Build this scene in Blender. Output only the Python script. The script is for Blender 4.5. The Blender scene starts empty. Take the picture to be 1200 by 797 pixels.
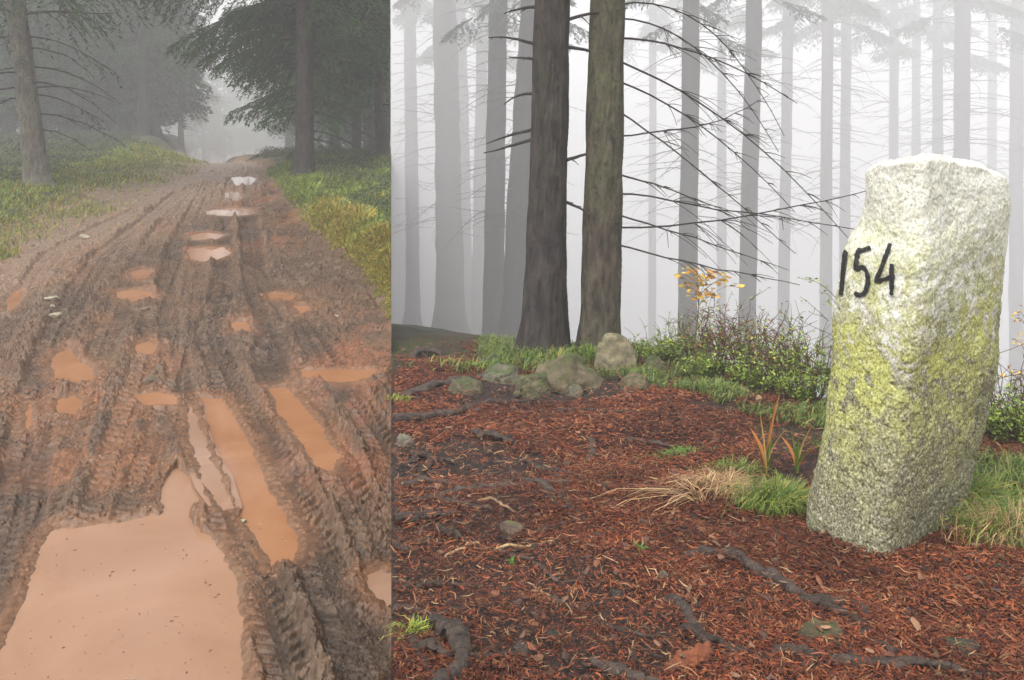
import bpy, math, random
import numpy as np
from mathutils import Vector, noise as mnoise

# ------------------------------------------------------------------ camera, sky, sun, exposure
F = 1000.0          # focal length in photo pixels (photo is 1200 wide)
CX, HY = 600.0, 110.0
EYE = 1.65
scene = bpy.context.scene
cam_d = bpy.data.cameras.new("camera")
cam = bpy.data.objects.new("camera", cam_d)
scene.collection.objects.link(cam)
cam_d.sensor_width = 36.0
cam_d.lens = 30.0
cam_d.shift_y = -(398.5 - HY) / 1200.0
cam_d.clip_end = 2000.0
cam_d.clip_start = 0.05
cam.location = (0, 0, EYE)
cam.rotation_euler = (math.radians(90), 0, 0)
scene.camera = cam
cam_d.dof.use_dof = False

SUN_EL, SUN_AZ = math.radians(60), math.radians(-150)      # azimuth measured from +Y towards +X
world = bpy.data.worlds.new("World")
scene.world = world
world.use_nodes = True
wn = world.node_tree
bg = wn.nodes["Background"]
sky = wn.nodes.new("ShaderNodeTexSky")
sky.sky_type = 'NISHITA'
sky.sun_disc = False
sky.sun_elevation = SUN_EL
sky.sun_rotation = SUN_AZ
sky.air_density = 1.0
sky.dust_density = 6.0
sky.ozone_density = 1.0
hs = wn.nodes.new("ShaderNodeHueSaturation")
hs.inputs["Saturation"].default_value = 0.10
wn.links.new(sky.outputs[0], hs.inputs["Color"])
wn.links.new(hs.outputs[0], bg.inputs["Color"])
bg.inputs["Strength"].default_value = 0.15
sun_d = bpy.data.lights.new("sun", 'SUN')
sun = bpy.data.objects.new("sun", sun_d)
scene.collection.objects.link(sun)
sun_d.energy = 0.65
sun_d.angle = math.radians(30)
sun_d.color = (1.0, 0.97, 0.93)
sdir = Vector((math.sin(SUN_AZ) * math.cos(SUN_EL), math.cos(SUN_AZ) * math.cos(SUN_EL), math.sin(SUN_EL)))
sun.rotation_euler = sdir.to_track_quat('Z', 'Y').to_euler()
sun.location = (10, 10, 30)
vs = scene.view_settings
vs.view_transform = 'Standard'
vs.look = 'None'
vs.exposure = 1.12
vs.gamma = 1.0
cy = scene.cycles
cy.max_bounces = 7
cy.diffuse_bounces = 3
cy.glossy_bounces = 2
cy.transmission_bounces = 2
cy.transparent_max_bounces = 6
cy.volume_bounces = 3
cy.use_denoising = True
cy.sample_clamp_indirect = 4.0

# ------------------------------------------------------------------ helpers
COL = scene.collection
SEAM = (458.5 - CX) / F            # the upper edge of the bank: everything right of it is the raised forest floor

def link(o):
    COL.objects.link(o)
    return o

def tag(o, label=None, cat=None, group=None, kind=None):
    if label: o["label"] = label
    if cat: o["category"] = cat
    if group: o["group"] = group
    if kind: o["kind"] = kind
    return o

def empty(name, loc, rz=0.0):
    o = bpy.data.objects.new(name, None)
    o.empty_display_size = 0.1
    o.location = loc
    o.rotation_euler = (0, 0, rz)
    return link(o)

def mesh_np(name, verts, faces, mat, parent=None, cols=None, smooth=True, loc=None):
    """verts (N,3); faces: list of int arrays (M,k) of one or more sizes"""
    me = bpy.data.meshes.new(name)
    verts = np.asarray(verts, dtype=np.float32)
    if isinstance(faces, np.ndarray): faces = [faces]
    faces = [np.asarray(f, dtype=np.int32) for f in faces if len(f)]
    me.vertices.add(len(verts))
    me.vertices.foreach_set("co", verts.ravel())
    nl = sum(f.size for f in faces); nf = sum(len(f) for f in faces)
    me.loops.add(nl); me.polygons.add(nf)
    me.loops.foreach_set("vertex_index", np.concatenate([f.ravel() for f in faces]))
    tot = np.concatenate([np.full(len(f), f.shape[1], dtype=np.int32) for f in faces])
    st = np.concatenate([[0], np.cumsum(tot)[:-1]]).astype(np.int32)
    me.polygons.foreach_set("loop_start", st)
    me.polygons.foreach_set("loop_total", tot)
    me.polygons.foreach_set("use_smooth", np.full(nf, smooth, dtype=bool))
    if cols is not None:
        a = me.color_attributes.new("Col", 'FLOAT_COLOR', 'POINT')
        c = np.ones((len(verts), 4), dtype=np.float32); c[:, :3] = cols
        a.data.foreach_set("color", c.ravel())
    me.update(calc_edges=True)
    me.validate()
    me.materials.append(mat)
    o = bpy.data.objects.new(name, me)
    if loc is not None: o.location = loc
    if parent is not None: o.parent = parent
    return link(o)

class Buf:
    def __init__(s): s.v = []; s.f3 = []; s.f4 = []; s.c = []; s.n = 0
    def add(s, v, f, c=None):
        v = np.asarray(v, dtype=np.float32).reshape(-1, 3)
        f = np.asarray(f, dtype=np.int64) + s.n
        s.v.append(v); (s.f3 if f.shape[1] == 3 else s.f4).append(f)
        if c is None: c = (1, 1, 1)
        s.c.append(np.broadcast_to(np.asarray(c, dtype=np.float32), v.shape).copy())
        s.n += len(v)
    def arrays(s):
        v = np.concatenate(s.v); c = np.concatenate(s.c)
        f = []
        if s.f3: f.append(np.concatenate(s.f3))
        if s.f4: f.append(np.concatenate(s.f4))
        return v, f, c
    def build(s, name, mat, parent=None, smooth=True, clip=None, origin=None):
        v, f, c = s.arrays()
        if clip is not None:                       # keep faces on one side of the bank plane
            o = np.asarray(origin if origin is not None else (0, 0, 0))
            w = v + o
            keepv = (w[:, 0] / np.maximum(w[:, 1], .1) < SEAM - .0005) if clip == 'L' else (w[:, 0] / np.maximum(w[:, 1], .1) > SEAM + .0005)
            f = [g[keepv[g].all(axis=1)] for g in f]
            if sum(len(g) for g in f) == 0: return None
            used = np.zeros(len(v), bool)
            for g in f: used[g.ravel()] = True
            idx = np.cumsum(used) - 1
            v = v[used]; c = c[used]; f = [idx[g] for g in f]
        return mesh_np(name, v, f, mat, parent, c, smooth)

# value noise, vectorised
def _h(ix, iy, s):
    h = (ix.astype(np.int64) * 374761393 + iy.astype(np.int64) * 668265263 + s * 1442695041) & 0x7fffffff
    h = (h ^ (h >> 13)) * 1274126177 & 0x7fffffff
    h = h ^ (h >> 16)
    return (h & 0xffff) / 65535.0
def vn(x, y, s=0):
    ix = np.floor(x); iy = np.floor(y); fx = x - ix; fy = y - iy
    fx = fx * fx * fx * (fx * (fx * 6 - 15) + 10); fy = fy * fy * fy * (fy * (fy * 6 - 15) + 10)
    a = _h(ix, iy, s); b = _h(ix + 1, iy, s); c = _h(ix, iy + 1, s); d = _h(ix + 1, iy + 1, s)
    return ((a * (1 - fx) + b * fx) * (1 - fy) + (c * (1 - fx) + d * fx) * fy) * 2 - 1
def fbm(x, y, octv=4, s=0, g=0.5):
    t = 0; a = 1; n = 0
    for i in range(octv):
        ca, sa = math.cos(i * 1.1 + .3), math.sin(i * 1.1 + .3)
        k = 2.03 ** i
        t = t + a * vn((x * ca - y * sa) * k + 17.3 * i, (x * sa + y * ca) * k - 9.1 * i, s + i); n += a; a *= g
    return t / n
def sm(a, b, x):
    t = np.clip((x - a) / (b - a), 0, 1); return t * t * (3 - 2 * t)

# ------------------------------------------------------------------ materials
def nt(name):
    m = bpy.data.materials.new(name); m.use_nodes = True
    t = m.node_tree; b = t.nodes["Principled BSDF"]
    return m, t, b
def N(t, typ, **kw):
    n = t.nodes.new(typ)
    for k, v in kw.items():
        if k in n.inputs: n.inputs[k].default_value = v
        else: setattr(n, k, v)
    return n
def mix(t, a, b, fac, blend='MIX'):
    n = t.nodes.new("ShaderNodeMix"); n.data_type = 'RGBA'; n.blend_type = blend
    for sock, v in ((n.inputs[0], fac), (n.inputs[6], a), (n.inputs[7], b)):
        if hasattr(v, "default_value") or hasattr(v, "is_linked"): t.links.new(v, sock)
        else: sock.default_value = (*v, 1) if isinstance(v, tuple) and len(v) == 3 else v
    return n.outputs[2]
def noise_tex(t, scale, detail=4, rough=.55, vec=None, dist=0.0):
    n = N(t, "ShaderNodeTexNoise", Scale=scale, Detail=detail, Roughness=rough, Distortion=dist)
    if vec is not None: t.links.new(vec, n.inputs["Vector"])
    return n
def ramp(t, fac, stops):
    r = t.nodes.new("ShaderNodeValToRGB")
    e = r.color_ramp.elements
    while len(e) < len(stops): e.new(.5)
    for k, (p, c) in zip(e, stops): k.position = p; k.color = (*c, 1) if len(c) == 3 else c
    t.links.new(fac, r.inputs[0]); return r.outputs[0]
def bump(t, b, h, strength, dist, prev=None):
    n = N(t, "ShaderNodeBump", Strength=strength, Distance=dist)
    t.links.new(h, n.inputs["Height"])
    if prev is not None: t.links.new(prev, n.inputs["Normal"])
    t.links.new(n.outputs[0], b.inputs["Normal"]); return n.outputs[0]

def attr_mat(name, rough=.6, var=.35, vscale=20, bscale=60, bstr=.4, bdist=.004, spec=.5, coord="Object", rough_var=0.0, trans=0.0):
    """base colour from the mesh's own colour attribute, varied by noise"""
    m, t, b = nt(name)
    a = N(t, "ShaderNodeAttribute", attribute_name="Col")
    tc = N(t, "ShaderNodeTexCoord")
    n1 = noise_tex(t, vscale, 5, .6, tc.outputs[coord])
    c = ramp(t, n1.outputs[0], [(.3, (1 - var,) * 3), (.7, (1 + var * .6,) * 3)])
    t.links.new(mix(t, a.outputs["Color"], c, 1.0, 'MULTIPLY'), b.inputs["Base Color"])
    b.inputs["Roughness"].default_value = rough
    b.inputs["Specular IOR Level"].default_value = spec
    if rough_var:
        n2 = noise_tex(t, vscale * .4, 4, .6, tc.outputs[coord])
        mr = N(t, "ShaderNodeMapRange"); mr.inputs["From Min"].default_value = .35; mr.inputs["From Max"].default_value = .65
        mr.inputs["To Min"].default_value = rough - rough_var; mr.inputs["To Max"].default_value = rough + rough_var
        t.links.new(n2.outputs[0], mr.inputs[0]); t.links.new(mr.outputs[0], b.inputs["Roughness"])
    if bstr:
        n3 = noise_tex(t, bscale, 5, .65, tc.outputs[coord])
        bump(t, b, n3.outputs[0], bstr, bdist)
    return m

MUD = attr_mat("mud", .45, .5, 40, 150, .8, .004, .36, "Object", .2)
LITTERSOIL = attr_mat("forest_soil", .75, .45, 30, 90, .6, .012, .08, "Object", .1)
VERGE = attr_mat("verge_soil", .9, .35, 8, 40, .8, .02, .2)
LEAF = attr_mat("leaf", .5, .2, 9, 60, 0, 0, .35)
GRASS = attr_mat("grass_blade", .5, .15, 3, 60, 0, 0, .35)
NEEDLE = attr_mat("needles", .6, .25, 1.5, 60, 0, 0, .25)
CHIP = attr_mat("needle_litter", .6, .2, 60, 60, 0, 0, .15)
WOOD = attr_mat("root_bark", .65, .6, 45, 120, 1.0, .008, .22, "Object", .15)
ROCK = attr_mat("rock", .8, .4, 22, 60, .9, .008, .3)

def bark_mat(name, dark, light, moss, mossamt, scale=1.0):
    m, t, b = nt(name)
    tc = N(t, "ShaderNodeTexCoord")
    mp = N(t, "ShaderNodeMapping"); mp.inputs["Scale"].default_value = (1, 1, .35)
    t.links.new(tc.outputs["Object"], mp.inputs[0])
    n1 = noise_tex(t, 22 * scale, 6, .65, mp.outputs[0], .6)
    vor = N(t, "ShaderNodeTexVoronoi", Scale=38 * scale); t.links.new(mp.outputs[0], vor.inputs["Vector"])
    c = ramp(t, n1.outputs[0], [(.35, dark), (.65, light)])
    n2 = noise_tex(t, 2.2, 4, .6, tc.outputs["Object"])
    n4 = noise_tex(t, 45, 3, .6, tc.outputs["Object"])
    mm = N(t, "ShaderNodeMath", operation='MULTIPLY'); t.links.new(n2.outputs[0], mm.inputs[0]); t.links.new(n4.outputs[0], mm.inputs[1])
    f = ramp(t, mm.outputs[0], [(.22, (0, 0, 0)), (.40, (mossamt,) * 3)])
    t.links.new(mix(t, c, moss, f), b.inputs["Base Color"])
    b.inputs["Roughness"].default_value = .85
    b.inputs["Specular IOR Level"].default_value = .25
    p = bump(t, b, n1.outputs[0], .9, .02)
    bump(t, b, vor.outputs["Distance"], .6, .012, p)
    return m
BARK = bark_mat("spruce_bark", (.016, .013, .013), (.062, .050, .046), (.06, .075, .03), .35)
BARKM = bark_mat("mossy_bark", (.026, .021, .016), (.105, .082, .060), (.10, .12, .045), .7)
BARKL = bark_mat("lichen_bark", (.05, .045, .035), (.17, .155, .12), (.20, .21, .15), .5)

def water_mat(name, c1, c2, rough=.04):
    m, t, b = nt(name)
    tc = N(t, "ShaderNodeTexCoord")
    n = noise_tex(t, 2.2, 5, .6, tc.outputs["Object"], .8)
    t.links.new(ramp(t, n.outputs[0], [(.35, c1), (.65, c2)]), b.inputs["Base Color"])
    b.inputs["Roughness"].default_value = rough
    b.inputs["IOR"].default_value = 1.33
    n2 = noise_tex(t, 30, 3, .6, tc.outputs["Object"])
    bump(t, b, n2.outputs[0], .04, .01)
    return m
WATER_PALE = water_mat("muddy_water_pale", (.25, .137, .080), (.29, .165, .10))
WATER_ORANGE = water_mat("muddy_water_orange", (.24, .105, .045), (.29, .14, .068))
WATER_CLEAR = water_mat("muddy_water_clear", (.22, .12, .07), (.30, .18, .12), .02)

t_ = MUD.node_tree; b_ = t_.nodes["Principled BSDF"]
wa = N(t_, "ShaderNodeAttribute", attribute_name="Wet")
old = b_.inputs["Roughness"].links[0].from_socket
mr_ = N(t_, "ShaderNodeMix"); t_.links.new(wa.outputs["Fac"], mr_.inputs[0]); t_.links.new(old, mr_.inputs[2]); mr_.inputs[3].default_value = .10
t_.links.new(mr_.outputs[0], b_.inputs["Roughness"])
# ------------------------------------------------------------------ terrain functions
_rD = np.array([0, 3.6, 6, 8, 10, 12, 14, 16, 20, 30, 60, 250.])
_rZ = np.array([0, 0, .13, .24, .33, .40, .42, .33, .0, -.85, -3.4, -18.])
def road_z(Y): return np.interp(Y, _rD, _rZ)
_eD = np.array([0, 2, 4, 5.7, 7, 8.4, 9.6, 12, 14, 16, 22, 40, 140.])
_eR = np.array([1.2, .9, .05, -.86, -1.40, -2.0, -2.55, -3.45, -4.25, -5.0, -7.2, -13.6, -46.])
_eL = np.array([-5.2, -4.9, -4.6, -4.4, -4.4, -4.45, -4.45, -4.7, -5.05, -5.6, -7.95, -15.0, -52.])
def road_r(Y): return np.interp(Y, _eD, _eR)
def road_l(Y): return np.interp(Y, _eD, _eL)
def macro_L(X, Y):
    zr = road_z(Y)
    dr = X - (road_r(Y) + .12 * fbm(Y * 1.3, Y * 0 + 3, 3, 5))
    dl = (road_l(Y) + .25 * fbm(Y * .8, Y * 0 + 9, 3, 8)) - X
    plr = np.maximum(zr + .12, np.interp(Y, [0, 5, 7, 12, 16, 22, 60, 140], [.25, .33, .45, .50, .42, .1, -3., -9]))
    z = zr + (plr - zr) * sm(-.05, .45, dr)
    pll = np.interp(Y, [0, 6, 9, 12, 20, 26, 60, 140], [.18, .26, .40, .54, .50, .35, -1.2, -6])
    z = z + (pll - zr) * sm(0, 1.6, dl)
    off = np.maximum(sm(.1, .8, dr), sm(.4, 2, dl))
    z = z + off * .07 * fbm(X * 1.6, Y * 1.6, 3, 21)
    return z, dr, dl
_cX = np.array([-.3, -.142, .0, .12, .16, .36, .6, 1.5])
_cD = np.array([5.1, 5.1, 5.2, 5.1, 4.9, 3.6, 2.95, 2.6])
_sX = np.array([-.3, -.142, .0, .06, .2, 1.5])
_sS = np.array([.28, .27, .30, .42, .55, .6])
def macro_R(X, Y):
    u = X / np.maximum(Y, .3)
    dc = np.interp(u, _cX, _cD); s = np.interp(u, _sX, _sS)
    e = .80 + .145 * np.minimum(Y, dc)
    over = np.maximum(Y - dc, 0)
    o2 = np.where(over < .8, over * over / 1.6, over - .4)
    e = e + .145 * (over - o2) + s * o2
    far = np.maximum(Y - 1000, 0); e = e - (s - .1) * far * .9
    z = EYE - e
    z = z + .035 * fbm(X * 2.1, Y * 2.1, 3, 40) * sm(.8, 2, Y) + .25 * sm(6, 14, Y) * fbm(X * .35, Y * .35, 3, 44)
    return z

def hit(px, py, side):
    """pixel -> point on the ground"""
    D = np.geomspace(1.0, 60, 1500)
    X = (px - CX) / F * D
    z = macro_L(X, D)[0] if side == 'L' else macro_R(X, D)
    ray = EYE - (py - HY) / F * D
    k = np.argmax(ray < z)
    if not (ray < z).any(): k = len(D) - 1
    return np.array([X[k], D[k], z[k]])

# ------------------------------------------------------------------ muddy road heightfield
def poly_world(pts): return np.array([hit(a, b, 'L')[:2] for a, b in pts])
PUD = [
 ("wide pale puddle filling the lower corner of the road", WATER_PALE, [(-60,900),(-25,800),(8,742),(20,722),(46,650),(50,628),(62,616),(100,613),(150,607),(178,601),(190,607),(192,600),(187,577),(197,549),(207,541),(216,548),(228,556),(240,576),(248,598),(238,602),(226,599),(222,603),(240,622),(256,636),(268,660),(279,676),(277,694),(284,722),(282,752),(286,797),(290,900)]),
 ("long orange puddle in the wheel rut", WATER_ORANGE, [(233,452),(260,454),(275,478),(299,528),(324,588),(345,618),(352,640),(338,662),(318,661),(300,632),(277,592),(264,562),(252,520),(238,482)]),
 ("narrow pale strip of water beside the long puddle", WATER_CLEAR, [(218,468),(226,466),(236,500),(246,532),(262,560),(272,598),(262,600),(240,572),(228,536),(222,500)]),
 ("orange puddle in the right wheel rut", WATER_ORANGE, [(315,447),(336,446),(352,465),(375,500),(396,536),(388,556),(372,552),(350,520),(328,482)]),
 ("shallow puddle on the left of the road", WATER_ORANGE, [(66,409),(80,405),(90,420),(110,431),(110,445),(88,451),(64,442),(60,424)]),
 ("long low orange puddle near the right edge", WATER_ORANGE, [(352,433),(395,430),(440,431),(443,442),(400,448),(352,444)]),
 ("oval puddle in the middle distance", WATER_ORANGE, [(220,289),(240,286),(262,286),(272,295),(257,305),(240,309),(222,304)]),
 ("small puddle behind the oval one", WATER_ORANGE, [(222,273),(245,270),(265,274),(252,281),(224,282)]),
 ("far pale puddle shining near the fog", WATER_CLEAR, [(240,246),(268,241),(298,243),(298,251),(270,254),(243,252)]),
 ("small square puddle in the middle", WATER_ORANGE, [(271,376),(289,374),(295,388),(277,391)]),
 ("little puddle right of centre", WATER_ORANGE, [(313,343),(330,341),(346,347),(338,352),(318,350)]),
 ("tiny puddle beside the right track", WATER_ORANGE, [(345,357),(360,356),(366,363),(352,367)]),
 ("small pale puddle left of the long puddle", WATER_ORANGE, [(158,462),(182,457),(206,460),(206,474),(170,475)]),
 ("thin strip of water in the left rut", WATER_ORANGE, [(33,470),(39,468),(38,488),(36,505),(29,504),(30,485)]),
 ("shallow puddle under the left one", WATER_ORANGE, [(66,466),(88,460),(96,468),(88,486),(66,484)]),
 ("thin far pool in the wheel rut", WATER_CLEAR, [(262,222),(276,219),(284,229),(279,237),(264,232)]),
 ("farthest strip of shining water", WATER_CLEAR, [(270,207),(292,204),(302,208),(294,217),(276,218)]),
 ("shallow film of water in the middle tracks", WATER_ORANGE, [(134,340),(152,336),(176,340),(184,350),(160,355),(140,350)]),
 ("wet orange patch left of the tracks", WATER_ORANGE, [(152,318),(166,312),(178,318),(170,328),(156,326)]),
 ("orange patch between the tracks", WATER_ORANGE, [(158,402),(176,396),(186,404),(180,416),(162,416)]),
 ("film of water in the far left rut", WATER_ORANGE, [(14,340),(24,334),(28,340),(20,360),(8,366),(8,352)]),
 ("pale puddle at the foot of the bank", WATER_CLEAR, [(430,672),(446,664),(470,670),(474,700),(452,708),(438,694)]),
]
def sdist(X, Y, P):
    d = np.full(X.shape, 1e9); ins = np.zeros(X.shape, bool)
    n = len(P)
    for i in range(n):
        ax, ay = P[i]; bx, by = P[(i + 1) % n]
        ex, ey = bx - ax, by - ay; L = ex * ex + ey * ey + 1e-12
        t = np.clip(((X - ax) * ex + (Y - ay) * ey) / L, 0, 1)
        d = np.minimum(d, np.hypot(X - ax - t * ex, Y - ay - t * ey))
        c = ((ay > Y) != (by > Y)) & (X < ex * (Y - ay) / (by - ay + 1e-15) + ax)
        ins ^= c
    return np.where(ins, -d, d)
puds = []
for lab, m, pts in PUD:
    P = poly_world(pts)
    c = P.mean(0)
    lev = float(macro_L(np.array([c[0]]), np.array([c[1]]))[0][0]) - .012
    puds.append((lab, m, P, lev))

TRACKS = [ # pixel polyline, width, depth, tread pitch, tread amplitude
 ([(276,208),(266,240),(262,270),(264,300),(262,340),(246,385),(262,430),(296,490),(336,570),(380,660),(430,780),(460,860)], .20, .045, .055, .016),
 ([(296,214),(292,250),(294,290),(302,330),(318,385),(318,430),(345,470),(392,545),(430,610),(475,690)], .22, .040, .06, .016),
 ([(244,214),(226,250),(206,290),(196,330),(200,390),(212,450),(232,520),(258,590),(290,660),(330,760),(350,850)], .16, .035, .05, .016),
 ([(210,226),(160,268),(120,300),(92,345),(64,400),(46,460),(34,520),(16,620),(-20,760)], .22, .045, .06, .018),
 ([(228,218),(196,262),(170,300),(140,360),(112,430),(84,500),(60,560),(20,680)], .20, .018, .055, .018),
 ([(215,300),(190,360),(170,440),(150,510),(130,580),(110,640)], .22, .015, .06, .018),
 ([(330,320),(360,370),(400,430),(440,500),(480,580)], .22, .022, .06, .016),
 ([(236,300),(226,350),(222,400),(200,470),(180,540),(160,600)], .18, .014, .05, .018),
 ([(160,246),(100,276),(60,300),(20,360),(-20,420)], .2, .03, .06, .008),
 ([(290,258),(300,300),(330,350),(380,420),(450,520)], .2, .02, .06, .014),
 ([(250,230),(240,262),(232,300)], .22, .03, .07, .01),
 ([(282,230),(290,262),(300,310)], .22, .03, .07, .01),
]
def smooth_line(P, k=8):
    P = np.asarray(P, float); n = len(P)
    t = np.arange(n); tt = np.linspace(0, n - 1, (n - 1) * k + 1)
    out = []
    for q in tt:
        i = min(int(q), n - 2); f = q - i
        p0 = P[max(i - 1, 0)]; p1 = P[i]; p2 = P[i + 1]; p3 = P[min(i + 2, n - 1)]
        out.append(.5 * ((2 * p1) + (-p0 + p2) * f + (2 * p0 - 5 * p1 + 4 * p2 - p3) * f * f + (-p0 + 3 * p1 - 3 * p2 + p3) * f ** 3))
    return np.array(out)
tracks = []
for pts, w, dep, pit, amp in TRACKS:
    tracks.append((smooth_line(poly_world(pts), 4), w, dep, pit, amp))

def track_field(X, Y, P, w):
    bd = np.full(X.shape, 1e9); bs = np.zeros(X.shape); bt = np.zeros(X.shape)
    m = (X > P[:, 0].min() - w * 1.5) & (X < P[:, 0].max() + w * 1.5) & (Y > P[:, 1].min() - w * 1.5) & (Y < P[:, 1].max() + w * 1.5)
    x = X[m]; y = Y[m]; d0 = np.full(x.shape, 1e9); s0 = np.zeros(x.shape); t0 = np.zeros(x.shape)
    s = 0
    for i in range(len(P) - 1):
        ax, ay = P[i]; ex, ey = P[i + 1] - P[i]; L = math.hypot(ex, ey) + 1e-9
        t = np.clip(((x - ax) * ex + (y - ay) * ey) / L / L, 0, 1)
        dx = x - ax - t * ex; dy = y - ay - t * ey
        d = np.hypot(dx, dy); k = d < d0
        d0 = np.where(k, d, d0); s0 = np.where(k, s + t * L, s0); t0 = np.where(k, (dx * ey - dy * ex) / L, t0)
        s += L
    bd[m] = d0; bs[m] = s0; bt[m] = t0
    return bd, bs, bt

def road_surface(X, Y):
    z, dr, dl = macro_L(X, Y)
    on = (1 - sm(-.05, .3, dr)) * (1 - sm(.0, 1.2, dl))
    rough = on * (.35 + .65 * (1 - sm(.0, 1.6, dl + 1.6)))
    # shape of the mud
    n = .022 * fbm(X * 2.6, Y * 2.6, 4, 1) + .016 * (1 - 2 * np.abs(fbm(X * 7, Y * 5.5, 3, 2))) * rough
    clod = np.maximum(fbm(X * 24, Y * 21, 3, 3), -.1)
    patch = sm(-.25, .25, fbm(X * 1.7, Y * 1.7, 2, 31))
    n = n + rough * (.014 * clod * (.35 + .9 * patch) + (.024 * np.abs(fbm(X * 13, Y * 12, 3, 6)) + .020 * np.abs(fbm(X * 33, Y * 30, 3, 7)) + .012 * np.abs(fbm(X * 62, Y * 56, 2, 77))) * (.35 + .9 * patch) + .006 * fbm(X * 85, Y * 75, 2, 4) - .012) + sm(7, 12, Y) * rough * .03 * fbm(X * 5, Y * 3, 3, 9)
    # random short lugs, pressed by many passes
    ang = .5 * fbm(X * .5, Y * .5, 2, 50)
    s_ = Y * np.cos(ang) + X * np.sin(ang) + .3 * X
    tt = X * np.cos(ang) - Y * np.sin(ang) + .35 * Y
    tri = np.abs((tt / .26) % 1 - .5) * 2
    lug = sm(.35, .65, np.abs(((s_ + .08 * tri + .01 * fbm(X * 9, Y * 9, 2, 51)) / .052) % 1 - .5) * 2)
    zone = sm(.05, .35, fbm(X * .9 + 5, Y * .9, 2, 52) + .25 * sm(-1.2, -1.9, X)) * sm(.1, .9, np.maximum(-dr, 0)) * (1 - sm(10, 14, Y))
    n = n + .013 * (lug - .5) * zone * on * sm(-.2, .3, fbm(X * 6, Y * 6, 2, 53))
    worn = .25 + .75 * sm(-.25, .3, fbm(X * 5 + 2, Y * 5, 3, 63))
    for P, w, dep, pit, amp in tracks:
        d, s, t = track_field(X, Y, P, w)
        wob = .012 * fbm(X * 8, Y * 8, 2, 60)
        ins = 1 - sm(w * .36, w * .52, d + wob)
        berm = sm(w * .40, w * .6, d + wob) * (1 - sm(w * .6, w * 1.0, d + wob))
        tread = sm(.3, .6, np.abs(((s + np.abs(t) * .55) / pit) % 1 - .5) * 2) * (np.abs(t) < w * .46) * sm(.008, .02, np.abs(t))
        n = n * (1 - .45 * ins) - dep * .5 * ins + dep * .6 * berm * np.clip(fbm(X * 5, Y * 5, 3, 61) * 1.6 + .25, 0, 1) + ins * (tread - .5) * amp * worn
        # torn crumbs on the berm
        n = n + berm * .018 * np.abs(fbm(X * 26, Y * 26, 3, 62))
    near = np.full(X.shape, 9.0); inside_tgt = []
    zz = z + n * np.where(on > 0, 1, .6)
    for lab, m, P, lev in puds:
        bb = (X > P[:, 0].min() - .6) & (X < P[:, 0].max() + .6) & (Y > P[:, 1].min() - .6) & (Y < P[:, 1].max() + .6)
        if not bb.any(): continue
        x = X[bb]; y = Y[bb]
        raw = sdist(x, y, P)
        sd = raw + .018 * fbm(x * 9, y * 9, 3, 70) + .008 * fbm(x * 40, y * 40, 2, 71)
        big = .5 * min(np.ptp(P[:, 0]), np.ptp(P[:, 1]))
        k = 1 - sm(.0, max(.10, min(.25, big)), raw)
        tgt = lev + np.maximum(n[bb] * .8, -.009) * sm(.0, .06, sd) + .014 * sm(-.004, .035, sd) + .002
        tgt = np.where(sd < 0, lev - .001 + np.maximum(sd * .25, -.05) - .0 * sd, tgt)
        zz[bb] = zz[bb] * (1 - k) + tgt * k
        near[bb] = np.minimum(near[bb], raw)
        inside_tgt.append((bb, sd, tgt))
    for bb, sd, tgt in inside_tgt:
        zz[bb] = np.where(sd < 0, np.minimum(zz[bb], tgt), zz[bb])
    return zz, on, near, dr, dl, n, rough, patch

def fan(us, Ds):
    U, D = np.meshgrid(us, Ds)
    return U * D, D.copy()
def grid_faces(nr, nc):
    i = np.arange(nr - 1)[:, None] * nc + np.arange(nc - 1)[None, :]
    return np.stack([i, i + 1, i + nc + 1, i + nc], -1).reshape(-1, 4)

uL = np.concatenate([np.linspace(-3.2, -1.0, 30)[:-1], np.linspace(-1.0, -.62, 160)[:-1], np.linspace(-.62, SEAM, 680)])
yr = np.linspace(840, 196, 1050)     # image rows on the road -> distances
Dr = np.interp(yr[::-1], [195, 200, 212, 243, 285, 360, 440, 522, 560, 660, 797, 840][:], [15, 13.5, 12, 10, 8, 6, 4.8, 4, 3.67, 3.0, 2.40, 2.26])[::-1]
dL = np.concatenate([np.linspace(.5, 2.2, 12), Dr, np.geomspace(15.3, 250, 90)])
XL, YL = fan(uL, dL)
ZL, on, near, dr, dl, nn, rough, patch = road_surface(XL, YL)
nr, nc = XL.shape
# what the surface is made of
c_mud = np.array([.115, .064, .033]); c_dark = np.array([.042, .025, .013]); c_or = np.array([.21, .085, .033]); c_pale = np.array([.19, .125, .08]); c_red = np.array([.19, .066, .03])
def lerp(a, b, t): return a * (1 - t[..., None]) + b * t[..., None]
f1 = sm(-.3, .4, fbm(XL * 1.3, YL * 1.3, 4, 80)); f2 = sm(0, .5, fbm(XL * 2.2 + 4, YL * 1.1, 4, 81)); f3 = sm(-.2, .5, fbm(XL * 10, YL * 10, 3, 82))
C = lerp(np.broadcast_to(c_mud, XL.shape + (3,)), c_dark, f1 * .6)
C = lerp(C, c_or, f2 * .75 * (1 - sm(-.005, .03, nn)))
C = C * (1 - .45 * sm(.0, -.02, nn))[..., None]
C = lerp(C, c_red, sm(-1.5, -.9, XL) * sm(3.2, 3.8, YL) * (1 - sm(5.3, 6.5, YL)) * .6 * f3)
C = lerp(C, c_or, (1 - sm(0, .12, near)) * .5)
C = lerp(C, np.array([.17, .085, .042]), (1 - sm(.0, .07, near + .04 * fbm(XL * 14, YL * 11, 3, 88))) * .85)
C = lerp(C, c_pale, sm(-3.0, -4.2, XL + .3 * fbm(XL, YL, 3, 83)) * sm(4.6, 6.5, YL) * .85)
C = lerp(C, c_pale, .35 * f3 * sm(.5, .9, f1))
g1 = np.array([.045, .05, .022]); g2 = np.array([.09, .08, .03])
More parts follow.
